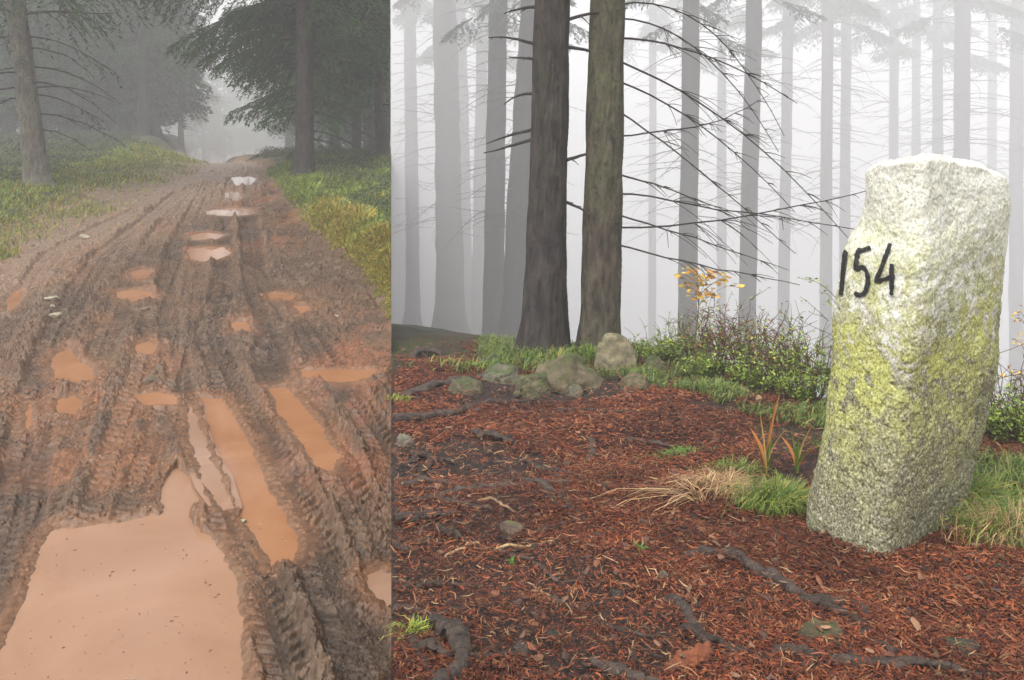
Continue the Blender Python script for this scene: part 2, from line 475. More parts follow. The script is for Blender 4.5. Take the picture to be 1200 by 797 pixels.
gc = lerp(np.broadcast_to(g1, XL.shape + (3,)), g2, f3)
C = lerp(C, gc, np.maximum(sm(.1, .5, dr), sm(.3, 1.2, dl + .5 * fbm(XL * 3, YL * 3, 3, 84))))
V = np.stack([XL, YL, ZL], -1).reshape(-1, 3)
Fc = grid_faces(nr, nc)
isroad = ((dr < .12) & (dl < .7)).reshape(-1)[Fc[:, 0]]
def submesh(name, sel, mat):
    f = Fc[sel]; used = np.zeros(len(V), bool); used[f.ravel()] = True
    idx = np.cumsum(used) - 1
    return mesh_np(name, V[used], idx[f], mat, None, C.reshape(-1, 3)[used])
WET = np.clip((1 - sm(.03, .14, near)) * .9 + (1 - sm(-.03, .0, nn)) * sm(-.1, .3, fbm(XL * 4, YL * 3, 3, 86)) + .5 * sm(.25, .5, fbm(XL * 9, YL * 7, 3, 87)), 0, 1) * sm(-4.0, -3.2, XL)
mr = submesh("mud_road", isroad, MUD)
f = Fc[isroad]; used = np.zeros(len(V), bool); used[f.ravel()] = True
at_ = mr.data.attributes.new("Wet", 'FLOAT', 'POINT'); at_.data.foreach_set("value", WET.reshape(-1)[used].astype(np.float32))
tag(mr, "deeply rutted wet mud road with tyre tracks", kind="structure")
tag(submesh("grass_verge_ground", ~isroad, VERGE), "mossy ground either side of the mud road", kind="structure")

# puddle water: a sheet at each puddle's own level
for lab, m, P, lev in puds:
    bb = (XL > P[:, 0].min() - .1) & (XL < P[:, 0].max() + .1) & (YL > P[:, 1].min() - .1) & (YL < P[:, 1].max() + .1)
    raw = np.full(XL.shape, 9.0); raw[bb] = sdist(XL[bb], YL[bb], P)
    inn = (raw < .04).reshape(-1)
    f = Fc[inn[Fc].all(axis=1)]; used = np.zeros(len(V), bool); used[f.ravel()] = True; idx = np.cumsum(used) - 1
    w_ = V[used].copy(); w_[:, 2] = lev
    tag(mesh_np("puddle", w_, idx[f], m), lab, kind="structure")

rs = np.random.RandomState(67); n = 26000
i_ = rs.randint(40, nr - 95, n); j_ = rs.randint(170, nc - 2, n)
P3 = np.stack([XL[i_, j_], YL[i_, j_], ZL[i_, j_]], -1)
k = (near[i_, j_] > .02) & (dr[i_, j_] < .1) & (dl[i_, j_] < .3) & (fbm(P3[:, 0] * 2.4, P3[:, 1] * 2.4, 3, 68) > -.12) & (P3[:, 0] / P3[:, 1] < SEAM - .004)
P3 = P3[k]; Cc = C[i_, j_][k]; n = len(P3)
sz = (.0016 + .0035 * rs.uniform(0, 1, n) ** 3) * (.5 + P3[:, 1] * .35)
base_ = np.array([[-1, -1, -.5], [1, -1, -.5], [1, 1, -.5], [-1, 1, -.5], [-.7, -.6, .6], [.6, -.7, .7], [.7, .6, .5], [-.6, .7, .6]])
VV = (base_[None] * (1 + rs.uniform(-.35, .35, (n, 8, 3)))) * sz[:, None, None] * rs.uniform(.6, 1.4, (n, 1, 3)); th = rs.uniform(0, 6.28, n)
VV = np.stack([VV[..., 0] * np.cos(th)[:, None] - VV[..., 1] * np.sin(th)[:, None], VV[..., 0] * np.sin(th)[:, None] + VV[..., 1] * np.cos(th)[:, None], VV[..., 2]], -1) + P3[:, None]
ff = np.array([[4, 5, 6, 7], [0, 1, 5, 4], [1, 2, 6, 5], [2, 3, 7, 6], [3, 0, 4, 7]])
clb = Buf(); clb.add(VV.reshape(-1, 3), (np.arange(n)[:, None, None] * 8 + ff[None]).reshape(-1, 4), np.repeat(Cc * rs.uniform(.6, 1.5, (n, 1)), 8, 0))
tag(clb.build("mud_crumbs", MUD, smooth=True), "crumbs and clods of mud thrown up along the tracks", "mud", kind="stuff")
rs = np.random.RandomState(66); P_ = []; 
for k in range(900):
    px, py = rs.uniform(0, 290), rs.uniform(610, 797)
    if k > 700: px, py = rs.uniform(240, 350), rs.uniform(470, 660)
    h_ = hit(px, py, 'L'); P_.append(h_)
P_ = np.array(P_); best = [(sdist(P_[:, 0], P_[:, 1], P), lev) for _, _, P, lev in puds[:2]]
ok = (best[0][0] < -.03) | (best[1][0] < -.03); zlv = np.where(best[0][0] < -.03, best[0][1], best[1][1])
P_ = P_[ok]; zlv = zlv[ok]; keep = rs.rand(len(P_)) < .28; P_ = P_[keep]; zlv = zlv[keep]
fb_ = Buf()
for (x, y, _), z_ in zip(P_, zlv):
    a = rs.uniform(0, 6.28); l = rs.choice([.002, .0025, .003, .007]) * rs.uniform(.6, 1.3); w_ = min(l * .4, .003)
    d = np.array([math.cos(a), math.sin(a), 0]) * l; q = np.array([-math.sin(a), math.cos(a), 0]) * w_; c = np.array([x, y, z_ + .0015]); u = np.array([0, 0, .002])
    fb_.add([c - d, c + q, c + d, c - q, c + u], np.array([[0, 1, 4], [1, 2, 4], [2, 3, 4], [3, 0, 4]])[:, ::-1], [(.09, .05, .03), (.30, .24, .17), (.16, .09, .05)][rs.randint(3)])
tag(fb_.build("floating_debris", CHIP, smooth=False), "specks and needles floating on the muddy puddles", "debris", kind="stuff")

# ------------------------------------------------------------------ forest floor (raised bank) and valley behind it
uR = np.concatenate([np.linspace(SEAM, .64, 560), np.linspace(.64, 1.05, 150)[1:], np.linspace(1.05, 3.2, 30)[1:]])
yy = np.linspace(880, 405, 520)
DR = .80 / ((yy - HY) / F - .145)
dR = np.concatenate([np.linspace(.5, DR[0] - .03, 12), DR, np.geomspace(DR[-1] + .1, 250, 80)])
XR, YR = fan(uR, dR)
ZR = macro_R(XR, YR)
crest = sm(0, .5, np.interp(XR / YR, _cX, _cD) - YR)
bare = sm(-.06, .22, fbm(XR * 1.6 + 3, YR * 1.9, 3, 90) + .35 * np.exp(-((XR + .12) ** 2 / .09 + (YR - 2.1) ** 2 / .12)) + .3 * np.exp(-((XR + .3) ** 2 / .03 + (YR - 2.4) ** 2 / .04)) + .3 * np.exp(-((XR - .35) ** 2 / .05 + (YR - 1.6) ** 2 / .02)))
fineR = np.where(YR < 7, 1, 0)
ZR2 = ZR + fineR * (.010 * fbm(XR * 9, YR * 9, 3, 91) + .006 * fbm(XR * 32, YR * 32, 3, 92) * (1 + bare) - .012 * bare)
fr = sm(-.3, .4, fbm(XR * 5, YR * 5, 4, 93)); fg = sm(-.1, .4, fbm(XR * 2.4 + 9, YR * 2.4, 3, 94))
CR = lerp(np.broadcast_to(np.array([.035, .014, .010]), XR.shape + (3,)), np.array([.08, .026, .014]), fr)
CR = lerp(CR, np.array([.038, .029, .025]), bare * .9)
cg = np.interp(XR / YR, _cX, _cD)
ring = sm(-.9, -.2, YR - cg + .5 * fbm(XR * 3, YR * 3, 3, 95))
CR = lerp(CR, np.array([.045, .055, .02]), ring * (.4 + .6 * fg))
VR = np.stack([XR, YR, ZR2], -1).reshape(-1, 3)
FR = grid_faces(*XR.shape)
isfl = ((YR - cg) < 2.5).reshape(-1)[FR[:, 0]]
for nm, sel, lab in (("forest_floor", isfl, "red brown forest floor of spruce needles"), ("valley_ground", ~isfl, "misty slope falling away behind the crest")):
    f = FR[sel]; used = np.zeros(len(VR), bool); used[f.ravel()] = True; idx = np.cumsum(used) - 1
    tag(mesh_np(nm, VR[used], idx[f], LITTERSOIL if nm == "forest_floor" else VERGE, None, CR.reshape(-1, 3)[used]), lab, kind="structure")
# cut face of the bank between the two levels
ds = np.unique(np.concatenate([dL, dR])); ds = ds[ds <= 250]
zt = np.interp(ds, dR, ZR2[:, 0]) ; zb = np.interp(ds, dL, ZL[:, -1])
rows = 16
vv = []
for k in range(rows):
    t = k / (rows - 1)
    uu = SEAM + math.sin(math.pi * t) ** .5 * (.002 + (.05 + .09 * np.abs(fbm(ds * 4, ds * 0 + t * 4, 4, 99))) / np.maximum(ds, 1.5) * .5) * (1 - sm(3.6, 4.6, ds))
    vv.append(np.stack([uu * ds, ds, zt * (1 - t) + zb * t], -1))
vv = np.concatenate(vv)
tag(mesh_np("earth_bank", vv, grid_faces(rows, len(ds)), LITTERSOIL, None, np.broadcast_to(np.array([.07, .045, .03]), vv.shape)), "cut earth face between the road and the forest floor", kind="structure")

# ------------------------------------------------------------------ tubes, trunks, branches
def tube(buf, P, R, seg=8, col=(1, 1, 1), rough=0.0, seed=0, cap=True, flat=1.0):
    P = np.asarray(P, float); n = len(P); R = np.broadcast_to(np.asarray(R, float), (n,))
    T = np.gradient(P, axis=0); T /= np.linalg.norm(T, axis=1)[:, None] + 1e-9
    ref = np.array([0, 0, 1.]) if abs(T[0, 2]) < .8 else np.array([1., 0, 0])
    A = np.cross(T, ref); A /= np.linalg.norm(A, axis=1)[:, None] + 1e-9
    B = np.cross(T, A)
    th = np.linspace(0, 2 * np.pi, seg, endpoint=False)
    rr = R[:, None] * np.ones(seg)[None]
    if rough:
        s = np.cumsum(np.r_[0, np.linalg.norm(np.diff(P, axis=0), axis=1)])
        q = R.mean() * 2 + 1e-6
        rr = rr * (1 + rough * fbm(s[:, None] / q * .6 + seed * 7.7 + 0 * th[None], np.cos(th)[None] * 1.5 + np.sin(th)[None] * .7 + 0 * s[:, None] + seed, 3, seed))
    V_ = P[:, None] + A[:, None] * (np.cos(th)[None, :, None] * rr[..., None]) + B[:, None] * (np.sin(th)[None, :, None] * rr[..., None] * flat)
    i = np.arange(n - 1)[:, None] * seg; j = np.arange(seg)[None]; jn = (j + 1) % seg
    f = np.stack([i + j, i + jn, i + seg + jn, i + seg + j], -1).reshape(-1, 4)
    V_ = V_.reshape(-1, 3)
    buf.add(V_, f, col)
    if cap:
        base = buf.n
        buf.add(np.stack([P[0], P[-1]]), np.zeros((0, 3), int), col if np.ndim(col) == 1 else (1, 1, 1))
        f3 = []
        o = base - len(V_)
        for k in range(seg):
            f3.append((base, o + (k + 1) % seg, o + k)); f3.append((base + 1, o + (n - 1) * seg + k, o + (n - 1) * seg + (k + 1) % seg))
        buf.f3.append(np.array(f3, dtype=np.int64))

def trunk_mesh(P, R, seg, rings, flare, seed, wob=.05, rough=.22):
    """P control points (base first, local), R radii; returns Buf"""
    P = np.asarray(P, float); R = np.asarray(R, float)
    S = smooth_line(np.column_stack([P, R]), max(2, rings // (len(P) - 1)))
    Q = S[:, :3]; r = S[:, 3]
    th = np.linspace(0, 2 * np.pi, seg, endpoint=False)
    hgt = Q[:, 2] - Q[0, 2]
    fl = np.exp(-np.maximum(hgt, 0) / (R[0] * 1.6))[:, None]
    rs = np.random.RandomState(seed)
    but = sum(np.maximum(np.cos(th - a), 0) ** 6 * rs.uniform(.5, 1.1) for a in rs.uniform(0, 6.28, 5))[None]
    rr = r[:, None] * (1 + fl * flare * (.35 + but) + wob * fbm(hgt[:, None] * 1.5 + 0 * th, np.cos(th)[None] * 1.2 + np.sin(th)[None] * .8 + seed, 3, seed)
         + rough * .5 * fbm(np.cos(th)[None] * 5 + 0 * hgt[:, None] + seed, hgt[:, None] * 9 + np.sin(th)[None] * 5, 3, seed + 5))
    Vx = Q[:, None, 0] + np.cos(th)[None] * rr; Vy = Q[:, None, 1] + np.sin(th)[None] * rr; Vz = Q[:, None, 2] + 0 * rr
    V_ = np.stack([Vx, Vy, Vz], -1).reshape(-1, 3)
    n = len(Q); i = np.arange(n - 1)[:, None] * seg; j = np.arange(seg)[None]; jn = (j + 1) % seg
    f = np.stack([i + j, i + jn, i + seg + jn, i + seg + j], -1).reshape(-1, 4)
    b = Buf(); b.add(V_, f)
    return b, Q, r

def at_height(Q, r, z):
    return np.array([np.interp(z, Q[:, 2], Q[:, k]) for k in range(3)]), float(np.interp(z, Q[:, 2], r))

def dead_branch(buf, p, az, L, rise, droop, rs, r0=.012, twigs=6, col=(.09, .075, .065), seg=5):
    n = 12; t = np.linspace(0, 1, n)
    d = np.array([math.cos(az), math.sin(az), 0]); side = np.array([-d[1], d[0], 0])
    w = rs.uniform(-.35, .35)
    kink = .05 * L * np.cumsum(rs.uniform(-1, 1, n)) / 2
    pts = p + d * (L * t)[:, None] + side * (w * L * t * t + kink)[:, None] + np.array([0, 0, 1.]) * (L * (rise * t - droop * t * t) + .3 * kink)[:, None]
    tube(buf, pts, r0 * (1 - .85 * t) + .0015, seg, col, cap=False)
    for k in range(twigs):
        q = rs.uniform(.25, .95); i = int(q * (n - 1)); a2 = az + rs.choice([-1, 1]) * rs.uniform(.4, 1.1)
        l2 = L * rs.uniform(.10, .32) * (1.15 - q); d2 = np.array([math.cos(a2), math.sin(a2), rs.uniform(-.5, .2)])
        tt = np.linspace(0, 1, 5)
        pp = pts[i] + d2 * (l2 * tt)[:, None] + np.array([0, 0, -.25 * l2]) * (tt ** 2)[:, None]
        tube(buf, pp, r0 * .35 * (1 - .8 * tt) + .001, 4, col, cap=False)

def sprigs(buf, P, D, L, W, cols, rs):
    """needle sprigs: thin folded diamonds pointing along D, several narrow fingers each"""
    n = len(P)
    D = D / (np.linalg.norm(D, axis=1)[:, None] + 1e-9)
    up = np.tile([0, 0, 1.], (n, 1)) + rs.normal(0, .5, (n, 3))
    S = np.cross(D, up); S /= np.linalg.norm(S, axis=1)[:, None] + 1e-9
    L = L[:, None]; W = W[:, None]
    a = P - S * W * .25; b = P + S * W * .25
    m1 = P + D * L * .45 + S * W; m2 = P + D * L * .45 - S * W; mid = P + D * L * .5 + np.array([0, 0, .12]) * L
    tip = P + D * L + np.array([0, 0, -.12]) * L
    V_ = np.stack([P, m1, tip, m2], 1).reshape(-1, 3)
    f = np.arange(n)[:, None] * 4 + np.array([[0, 1, 2, 3]])
    buf.add(V_, f, np.repeat(cols, 4, 0))

def spruce_branch(fol, wood, p, az, L, rise, droop, rs, dens=1.0, green=None, bare=.15, r0=.02, sl=.085, sw=.011, cd=1.0):
    n = 14; t = np.linspace(0, 1, n)
    d = np.array([math.cos(az), math.sin(az), 0]); side = np.array([-d[1], d[0], 0]); Z = np.array([0, 0, 1.])
    curve = rise * t - droop * t * t + .12 * t ** 4
    w = rs.uniform(-.1, .1)
    pts = p + d * (L * t)[:, None] + side * (w * L * t * t)[:, None] + Z * (L * curve)[:, None]
    tube(wood, pts, r0 * (1 - .88 * t) + .002, 5, (.06, .048, .04), cap=False)
    nt_ = int(max(6, L * 15 * dens))
    Ps = []; Ds = []
    for k in range(nt_):
        q = bare + (1 - bare) * (k + rs.uniform(0, .8)) / nt_
        q = min(q, .999); i = int(q * (n - 1)); fq = q * (n - 1) - i
        base = pts[i] * (1 - fq) + pts[min(i + 1, n - 1)] * fq
        sgn = 1 if k % 2 else -1
        l2 = L * .42 * (1 - q) ** .7 * rs.uniform(.6, 1.15) + .10
        a = rs.uniform(.6, 1.05)
        dd = d * math.cos(a) + side * sgn * math.sin(a) + Z * rs.uniform(-.25, .02)
        m = int(max(4, l2 / .022 * cd)); tt = (np.arange(m) + rs.uniform(0, 1, m)) / m
        hang = -(.95 * l2) * tt ** 1.6
        tw = base + dd * (l2 * tt)[:, None] + Z * hang[:, None]
        Ps.append(tw)
        s2 = rs.choice([-1, 1], m)
        perp = np.cross(dd, Z)
        Ds.append(dd * .8 + perp * (s2 * rs.uniform(.3, 1.0, m))[:, None] + Z * (rs.uniform(-.9, .05, m))[:, None])
        tl = np.linspace(0, 1, 4)
        tube(wood, base + dd * (l2 * tl)[:, None] + Z * (-(.95 * l2) * tl ** 1.6)[:, None], .0035 * (1 - .7 * tl), 3, (.06, .05, .03), cap=False)
    Ps = np.concatenate(Ps); Ds = np.concatenate(Ds); m = len(Ps)
    base = np.array([.015, .048, .011]) if green is None else np.array(green)
    shade = rs.uniform(.6, 1.5, m)[:, None] * (1 + .25 * rs.uniform(-1, 1))
    cols = base * shade + np.array([.012, .014, 0]) * rs.uniform(0, 1, m)[:, None]
    sprigs(fol, Ps, Ds, rs.uniform(.6, 1.3, m) * sl, rs.uniform(.7, 1.4, m) * sw, cols, rs)

def make_spruce(name, loc, base_r, height, low, seed, label, cat="tree", group=None, lean=(0, 0), blen=2.2, spacing=.28, bark=None, clip=None, green=None, dens=1.0, sl=.085, sw=.011, deadlow=6, azf=None, az_off=0, extra=None, cd=1.0, flare=.9, kind_parts=True, seg=20):
    rs = np.random.RandomState(seed)
    t = empty(name, loc)
    tag(t, label, cat, group)
    H = height
    P = [(0, 0, -.25), (lean[0] * .1, lean[1] * .1, H * .1), (lean[0] * .4, lean[1] * .4, H * .4), (lean[0] * .7, lean[1] * .7, H * .7), (lean[0], lean[1], H)]
    R = [base_r, base_r * .9, base_r * .66, base_r * .36, .015]
    b, Q, r = trunk_mesh(P, R, seg, 48, flare, seed)
    b.build("trunk", bark or BARK, t, clip=clip, origin=loc)
    fol, wood = Buf(), Buf()
    z = low; k = 0
    while z < H - .3:
        p, rr = at_height(Q, r, z)
        frac = (z - low) / (H - low)
        L = blen * (1 - frac) ** .75 * rs.uniform(.75, 1.15) * min(1, .75 + frac * 3) + .25
        az = k * 2.4 + rs.uniform(-.3, .3) + az_off
        if azf is None or azf(az, z, rs):
            d = np.array([math.cos(az), math.sin(az), 0])
            spruce_branch(fol, wood, p + d * rr * .8, az, L, rs.uniform(-.05, .2), rs.uniform(.25, .5), rs, dens, green, r0=.010 + .008 * L, sl=sl, sw=sw, cd=cd)
        z += spacing * rs.uniform(.7, 1.3); k += 1
    dead = Buf()
    for j in range(deadlow):
        zz_ = low * rs.uniform(.25, 1.1)
        p, rr = at_height(Q, r, zz_)
        dead_branch(dead, p, rs.uniform(0, 6.28), blen * rs.uniform(.35, .8), rs.uniform(-.2, .25), rs.uniform(.0, .4), rs, .012, 7)
    if extra: extra(fol, wood, dead, Q, r, rs)
    if fol.n: fol.build("crown", NEEDLE, t, smooth=False, clip=clip, origin=loc)
    if wood.n: wood.build("limbs", BARK, t, clip=clip, origin=loc)
    if dead.n: dead.build("dead_branches", BARK, t, clip=clip, origin=loc)
    return t

def copy_tree(o, parent=None):
    c = o.copy(); COL.objects.link(c)
    if parent is not None: c.parent = parent
    for ch in list(o.children): copy_tree(ch, c)
    return c

def at(px, D, z): return np.array([(px - CX) / F * D, D, z])
def zl(X, Y): return float(macro_L(np.array([X]), np.array([Y]))[0][0])
def zr_(X, Y): return float(macro_R(np.array([X]), np.array([Y])))

# ---- main spruce right of the road
def main_extra(fol, wood, dead, Q, r, rs):
    # low boughs: drooping to the left over the road, and bare snags to the right
    for zz_, az, L in ((.95, 3.1, .62), (1.12, 3.5, .5), (1.25, 2.8, .75), (1.5, 3.2, .85), (1.7, 2.9, 1.05), (1.9, 3.4, 1.2), (2.1, 3.1, 1.45), (2.25, 3.0, 1.7), (2.4, 3.3, 1.8), (2.5, 2.9, 1.9), (.9, -.3, .6), (1.1, .2, .7), (1.4, -.4, .9), (1.7, .3, 1.1), (2.0, -.3, 1.3), (1.6, 1.2, .9), (2.2, 1.5, 1.2), (2.3, .1, 1.6), (2.45, -.7, 1.3), (2.15, 2.3, 1.3)):
        p, rr = at_height(Q, r, zz_)
        spruce_branch(fol, wood, p, az, L, .10, .55, rs, 1.3, (.018, .055, .010), r0=.012, sl=.07, sw=.0085, cd=2.4)
    for zz_, az, L in ((.62, 0.1, .9), (.75, -.5, .8), (.5, .3, .7), (.85, -.1, 1.0), (.55, -.8, .5)):
        p, rr = at_height(Q, r, zz_)
        dead_branch(dead, p, az, L, .05, .45, rs, .014, 9)
p0 = at(357, 12, 0); p0[2] = zl(p0[0], 12)
make_spruce("spruce_tree", tuple(p0), .135, 11.5, 2.3, 3, "large dark spruce leaning its boughs over the right side of the mud road", group=None, blen=2.0, spacing=.10, clip='L', dens=1.25, azf=lambda a, z, r: z > 3.2 or math.sin(a) > -.45, deadlow=4, extra=main_extra, cd=2.0, sw=.008, sl=.075)

# ---- dark spruces filling the wood behind it, beside the bank
SPEC = [ # px, D, radius, height, low, seed, blen, label
 (446, 14.0, .10, 11, 1.5, 11, 2.0, "thin dark trunk under dense boughs just behind the large spruce, close to the bank"),
 (418, 17.5, .10, 12, 1.3, 12, 2.2, "dark spruce deep in the wood between the large spruce and the bank"),
 (392, 22.0, .13, 13, 2.2, 13, 2.4, "faint spruce behind the large one, right of its trunk"),
 (436, 24.0, .14, 13, 1.8, 14, 2.6, "farthest dark spruce beside the bank, behind the thin trunk"),
 (452, 19.0, .12, 12, 1.2, 15, 2.2, "dense spruce against the upper edge of the bank behind the thin dark trunk"),
]
for px, D, rad, H, low, sd, bl, lab in SPEC:
    q = at(px, D, 0); q[2] = zl(q[0], D)
    make_spruce("spruce_tree", tuple(q), rad, H, low, sd, lab, group="dark spruces right of the road", blen=bl * 1.1, spacing=.11, clip='L', dens=1.0, sl=.13, sw=.024, deadlow=8, cd=.9, seg=14)

# ---- left side of the road
q = at(45, 11, 0); q[2] = zl(q[0], 11)
def left_extra(fol, wood, dead, Q, r, rs):
    for zz_, az, L in ((.9, .1, 1.2), (1.3, -.2, 1.3), (1.5, .3, 1.2), (1.1, 2.9, .9), (1.75, .0, 1.0), (.7, .2, .8), (1.9, 3.2, 1.1), (1.6, -1.2, .8), (1.25, 3.5, .9)):
        p, rr = at_height(Q, r, zz_)
        dead_branch(dead, p, az, L, .1, .5, rs, .012, 10)
    for zz_, az, L in ((1.15, .15, .9), (1.9, .1, 1.2), (1.5, 3.1, .9)):
        p, rr = at_height(Q, r, zz_)
        spruce_branch(fol, wood, p, az, L, .1, .6, rs, .5, (.035, .05, .028), bare=.55, r0=.01, cd=.6)
make_spruce("spruce_tree", tuple(q), .14, 11, 2.2, 21, "leaning pale barked spruce with a flared foot at the far left, beyond the verge", blen=1.9, spacing=.14, lean=(-1.6, .4), bark=BARKL, dens=.8, deadlow=3, extra=left_extra, flare=1.4)
SPEC = [
 (131, 20, .11, 12, 2.3, 31, 2.0, "left trunk of the close pair of misty spruces left of the road"),
 (145, 21, .12, 12, 2.6, 32, 2.0, "right trunk of the close pair of misty spruces left of the road"),
 (168, 19, .14, 12, 1.9, 33, 2.3, "stout misty spruce with green boughs just right of the close pair"),
 (182, 23, .12, 13, 2.2, 34, 2.4, "bushy misty spruce right of the stout one"),
 (104, 25, .13, 12, 2.8, 36, 2.0, "thin faint trunk midway between the pale leaning spruce and the close pair"),
 (74, 24, .12, 13, 2.4, 37, 2.4, "faint spruce just right of the pale leaning spruce"),
 (10, 20, .13, 13, 2.0, 38, 2.4, "faint spruce behind the pale leaning trunk at the very edge"),
 (-40, 16, .14, 12, 1.8, 39, 2.4, "spruce just outside the left edge, reaching its boughs in"),
 (212, 60, .22, 16, 2.5, 40, 3.0, "very faint spruce silhouette at the left of the road's gap"),
 (338, 58, .22, 16, 2.5, 41, 2.8, "very faint spruce silhouette at the right of the road's gap"),
 (50, 32, .15, 14, 2.2, 42, 2.8, "very faint tall spruce far behind the pale leaning trunk"),
 (150, 33, .15, 14, 2.2, 43, 2.8, "very faint tall spruce far behind the close pair"),
]
for px, D, rad, H, low, sd, bl, lab in SPEC:
    if D < 30: rad *= 1.45; H *= 1.15; low = low * 1.35; bl *= 1.2; D *= 1.5
    q = at(px, D, 0); q[2] = zl(q[0], D)
    make_spruce("spruce_tree", tuple(q), rad, H, low, sd, lab, group="misty spruces left of the road", blen=bl * .85, spacing=.22, dens=.9, sl=.13, sw=.020, deadlow=12, cd=.8, seg=14, lean=(random.Random(sd).uniform(-.5, .5), 0))

far0 = make_spruce("spruce_tree", (-20, 45, zl(-20, 45)), .17, 14, 1.6, 61, "faint spruce of the far misty wood beyond the left side of the road", group="far misty wood", blen=3.2, spacing=.16, dens=.7, sl=.2, sw=.05, deadlow=14, cd=.5, seg=12)
rw = random.Random(5)
for k in range(34):
    D = rw.uniform(30, 62); uu = rw.uniform(-.66, -.45)
    c = copy_tree(far0); c.location = (uu * D, D, zl(uu * D, D) - .1); c.rotation_euler.z = rw.uniform(0, 6.28); sc_ = rw.uniform(.85, 1.2); c.scale = (sc_,) * 3
for k in range(6):
    D = rw.uniform(95, 140); uu = -.385 + .024 * k
    c = copy_tree(far0); c.location = (uu * D, D, zl(uu * D, D) - .1); c.rotation_euler.z = rw.uniform(0, 6.28); sc_ = rw.uniform(1.1, 1.6); c.scale = (sc_,) * 3
    c["label"] = "barely visible spruce at the foggy end of the road"; c["group"] = "spruces at the foggy end of the road"
for k, (u_, D) in enumerate([(-.168, 30), (-.205, 36), (-.185, 44), (-.225, 52), (-.155, 40)]):
    make_spruce("spruce_tree", (u_ * D, D, zl(u_ * D, D)), .17, 14, 1.4, 65 + k, ["faint spruce deep in the wood just right of the thin dark trunk", "faint spruce seen between the large trunk and the bank", "far spruce behind the faint ones near the bank", "farthest faint spruce right behind the large dark trunk", "faint spruce by the very edge of the bank"][k], group="dark spruces right of the road", blen=3.0, spacing=.16, clip='L', dens=.7, sl=.2, sw=.05, deadlow=14, cd=.5, seg=12)

# ---- bare trunks on the right, rising out of the fog
def tall_trunk(px_top, px_base, y_base, D, wpx, seed, label, bark=BARK, branches=26, seg=16, flare=.7, top=15.0, crown=True, rings=60, group="bare spruces in the fog behind the crest", blen=1.5, extra=None, z_base=None):
    rs = np.random.RandomState(seed)
    xb = (px_base - CX) / F * D; zb = zr_(xb, D) if z_base is None else z_base
    xt = (px_top - CX) / F * D; zt_ = EYE + HY / F * D          # top of the frame at that distance
    loc = (xb, D, zb)
    rad = wpx / F * D / 2
    t = empty("bare_spruce", loc); tag(t, label, "tree", group)
    H = max(top, zt_ + 6) - zb
    k = (xt - xb) / max(zt_ - zb, 1)
    zc_ = np.linspace(-.3, H, 12)
    xc_ = np.where(zc_ < zt_ - zb, k * np.maximum(zc_, 0) ** 1.25 / max(zt_ - zb, 1) ** .25, xt - xb + k * .5 * (zc_ - zt_ + zb))
    P = [(a_ + rs.uniform(-.012, .012) * min(D, 12) / 5, 0, b_) for a_, b_ in zip(xc_, zc_)]
    R = list(rad * np.interp(zc_, [-.3, zt_ - zb, H], [1.12, .92, .35]))
    b, Q, r = trunk_mesh(P, R, seg, rings, flare, seed, .04)
    b.build("trunk", bark, t, clip='R', origin=loc)
    dead = Buf()
    for j in range(branches):
        z = rs.uniform(max(.6, EYE - zb - .16 * D), min(H * .95, EYE - zb + .16 * D))
        p, rr = at_height(Q, r, z)
        dead_branch(dead, p, rs.uniform(0, 6.28), blen * rs.uniform(.4, 1.15), rs.uniform(-.25, .25), rs.uniform(.0, .5), rs, (.008 + .004 * rs.rand()) * max(1, D / 18), 6, seg=4)
    if extra: extra(dead, Q, r, rs, t, loc)
    if dead.n: dead.build("dead_branches", BARK, t, clip='R', origin=loc)
    if crown:
        fol, wood = Buf(), Buf()
        z = (zt_ - zb) + (rs.uniform(-.06, .02) * D if D > 8 else 1.5); kk = 0
        while z < H:
            p, rr = at_height(Q, r, z)
            spruce_branch(fol, wood, p, kk * 2.4 + rs.uniform(-.4, .4), blen * 1.25 * rs.uniform(.7, 1.1), .1, .5, rs, .5, (.035, .05, .035), bare=.4, sl=.12 * max(1, D / 14), sw=.014 * max(1, D / 14), cd=.5 * min(1, 20 / D))
            z += .42 * max(1, D / 30); kk += 1
        fol.build("crown", NEEDLE, t, smooth=False, clip='R', origin=loc); wood.build("limbs", BARK, t, clip='R', origin=loc)
    return t

def t2_extra(dead, Q, r, rs, t, loc):
    # long arching dead branches reaching right, and short ones left
    spec = [(20, .12, 1.15, .12, .55), (45, .0, 1.35, -.10, .25), (70, -.15, 1.1, -.30, .15), (95, .1, 1.2, -.22, .30), (128, -.1, .8, -.55, .1), (160, .15, 1.3, -.18, .22),
            (205, -.05, .75, -.2, .1), (228, .1, 1.3, -.06, .02), (268, -.1, 1.5, -.13, -.03), (290, .05, .9, -.05, .1), (5, .1, 1.0, .3, .6), (250, .3, 1.0, -.25, .1)]
    for yp, az, L, rise, droop in spec:
        z = EYE - (yp - HY) / F * 5.0 - loc[2]
        p, rr = at_height(Q, r, z)
        b = Buf(); dead_branch(b, p + np.array([rr * .6, 0, 0]), az, L * rs.uniform(.75, 1.3), rise + rs.uniform(-.25, .2), (droop + rs.uniform(.0, .35)) if yp < 135 else rs.uniform(-.45, .15), rs, rs.uniform(.0038, .006), 18, (.075, .065, .06))
        b.build("branch", BARK, t)
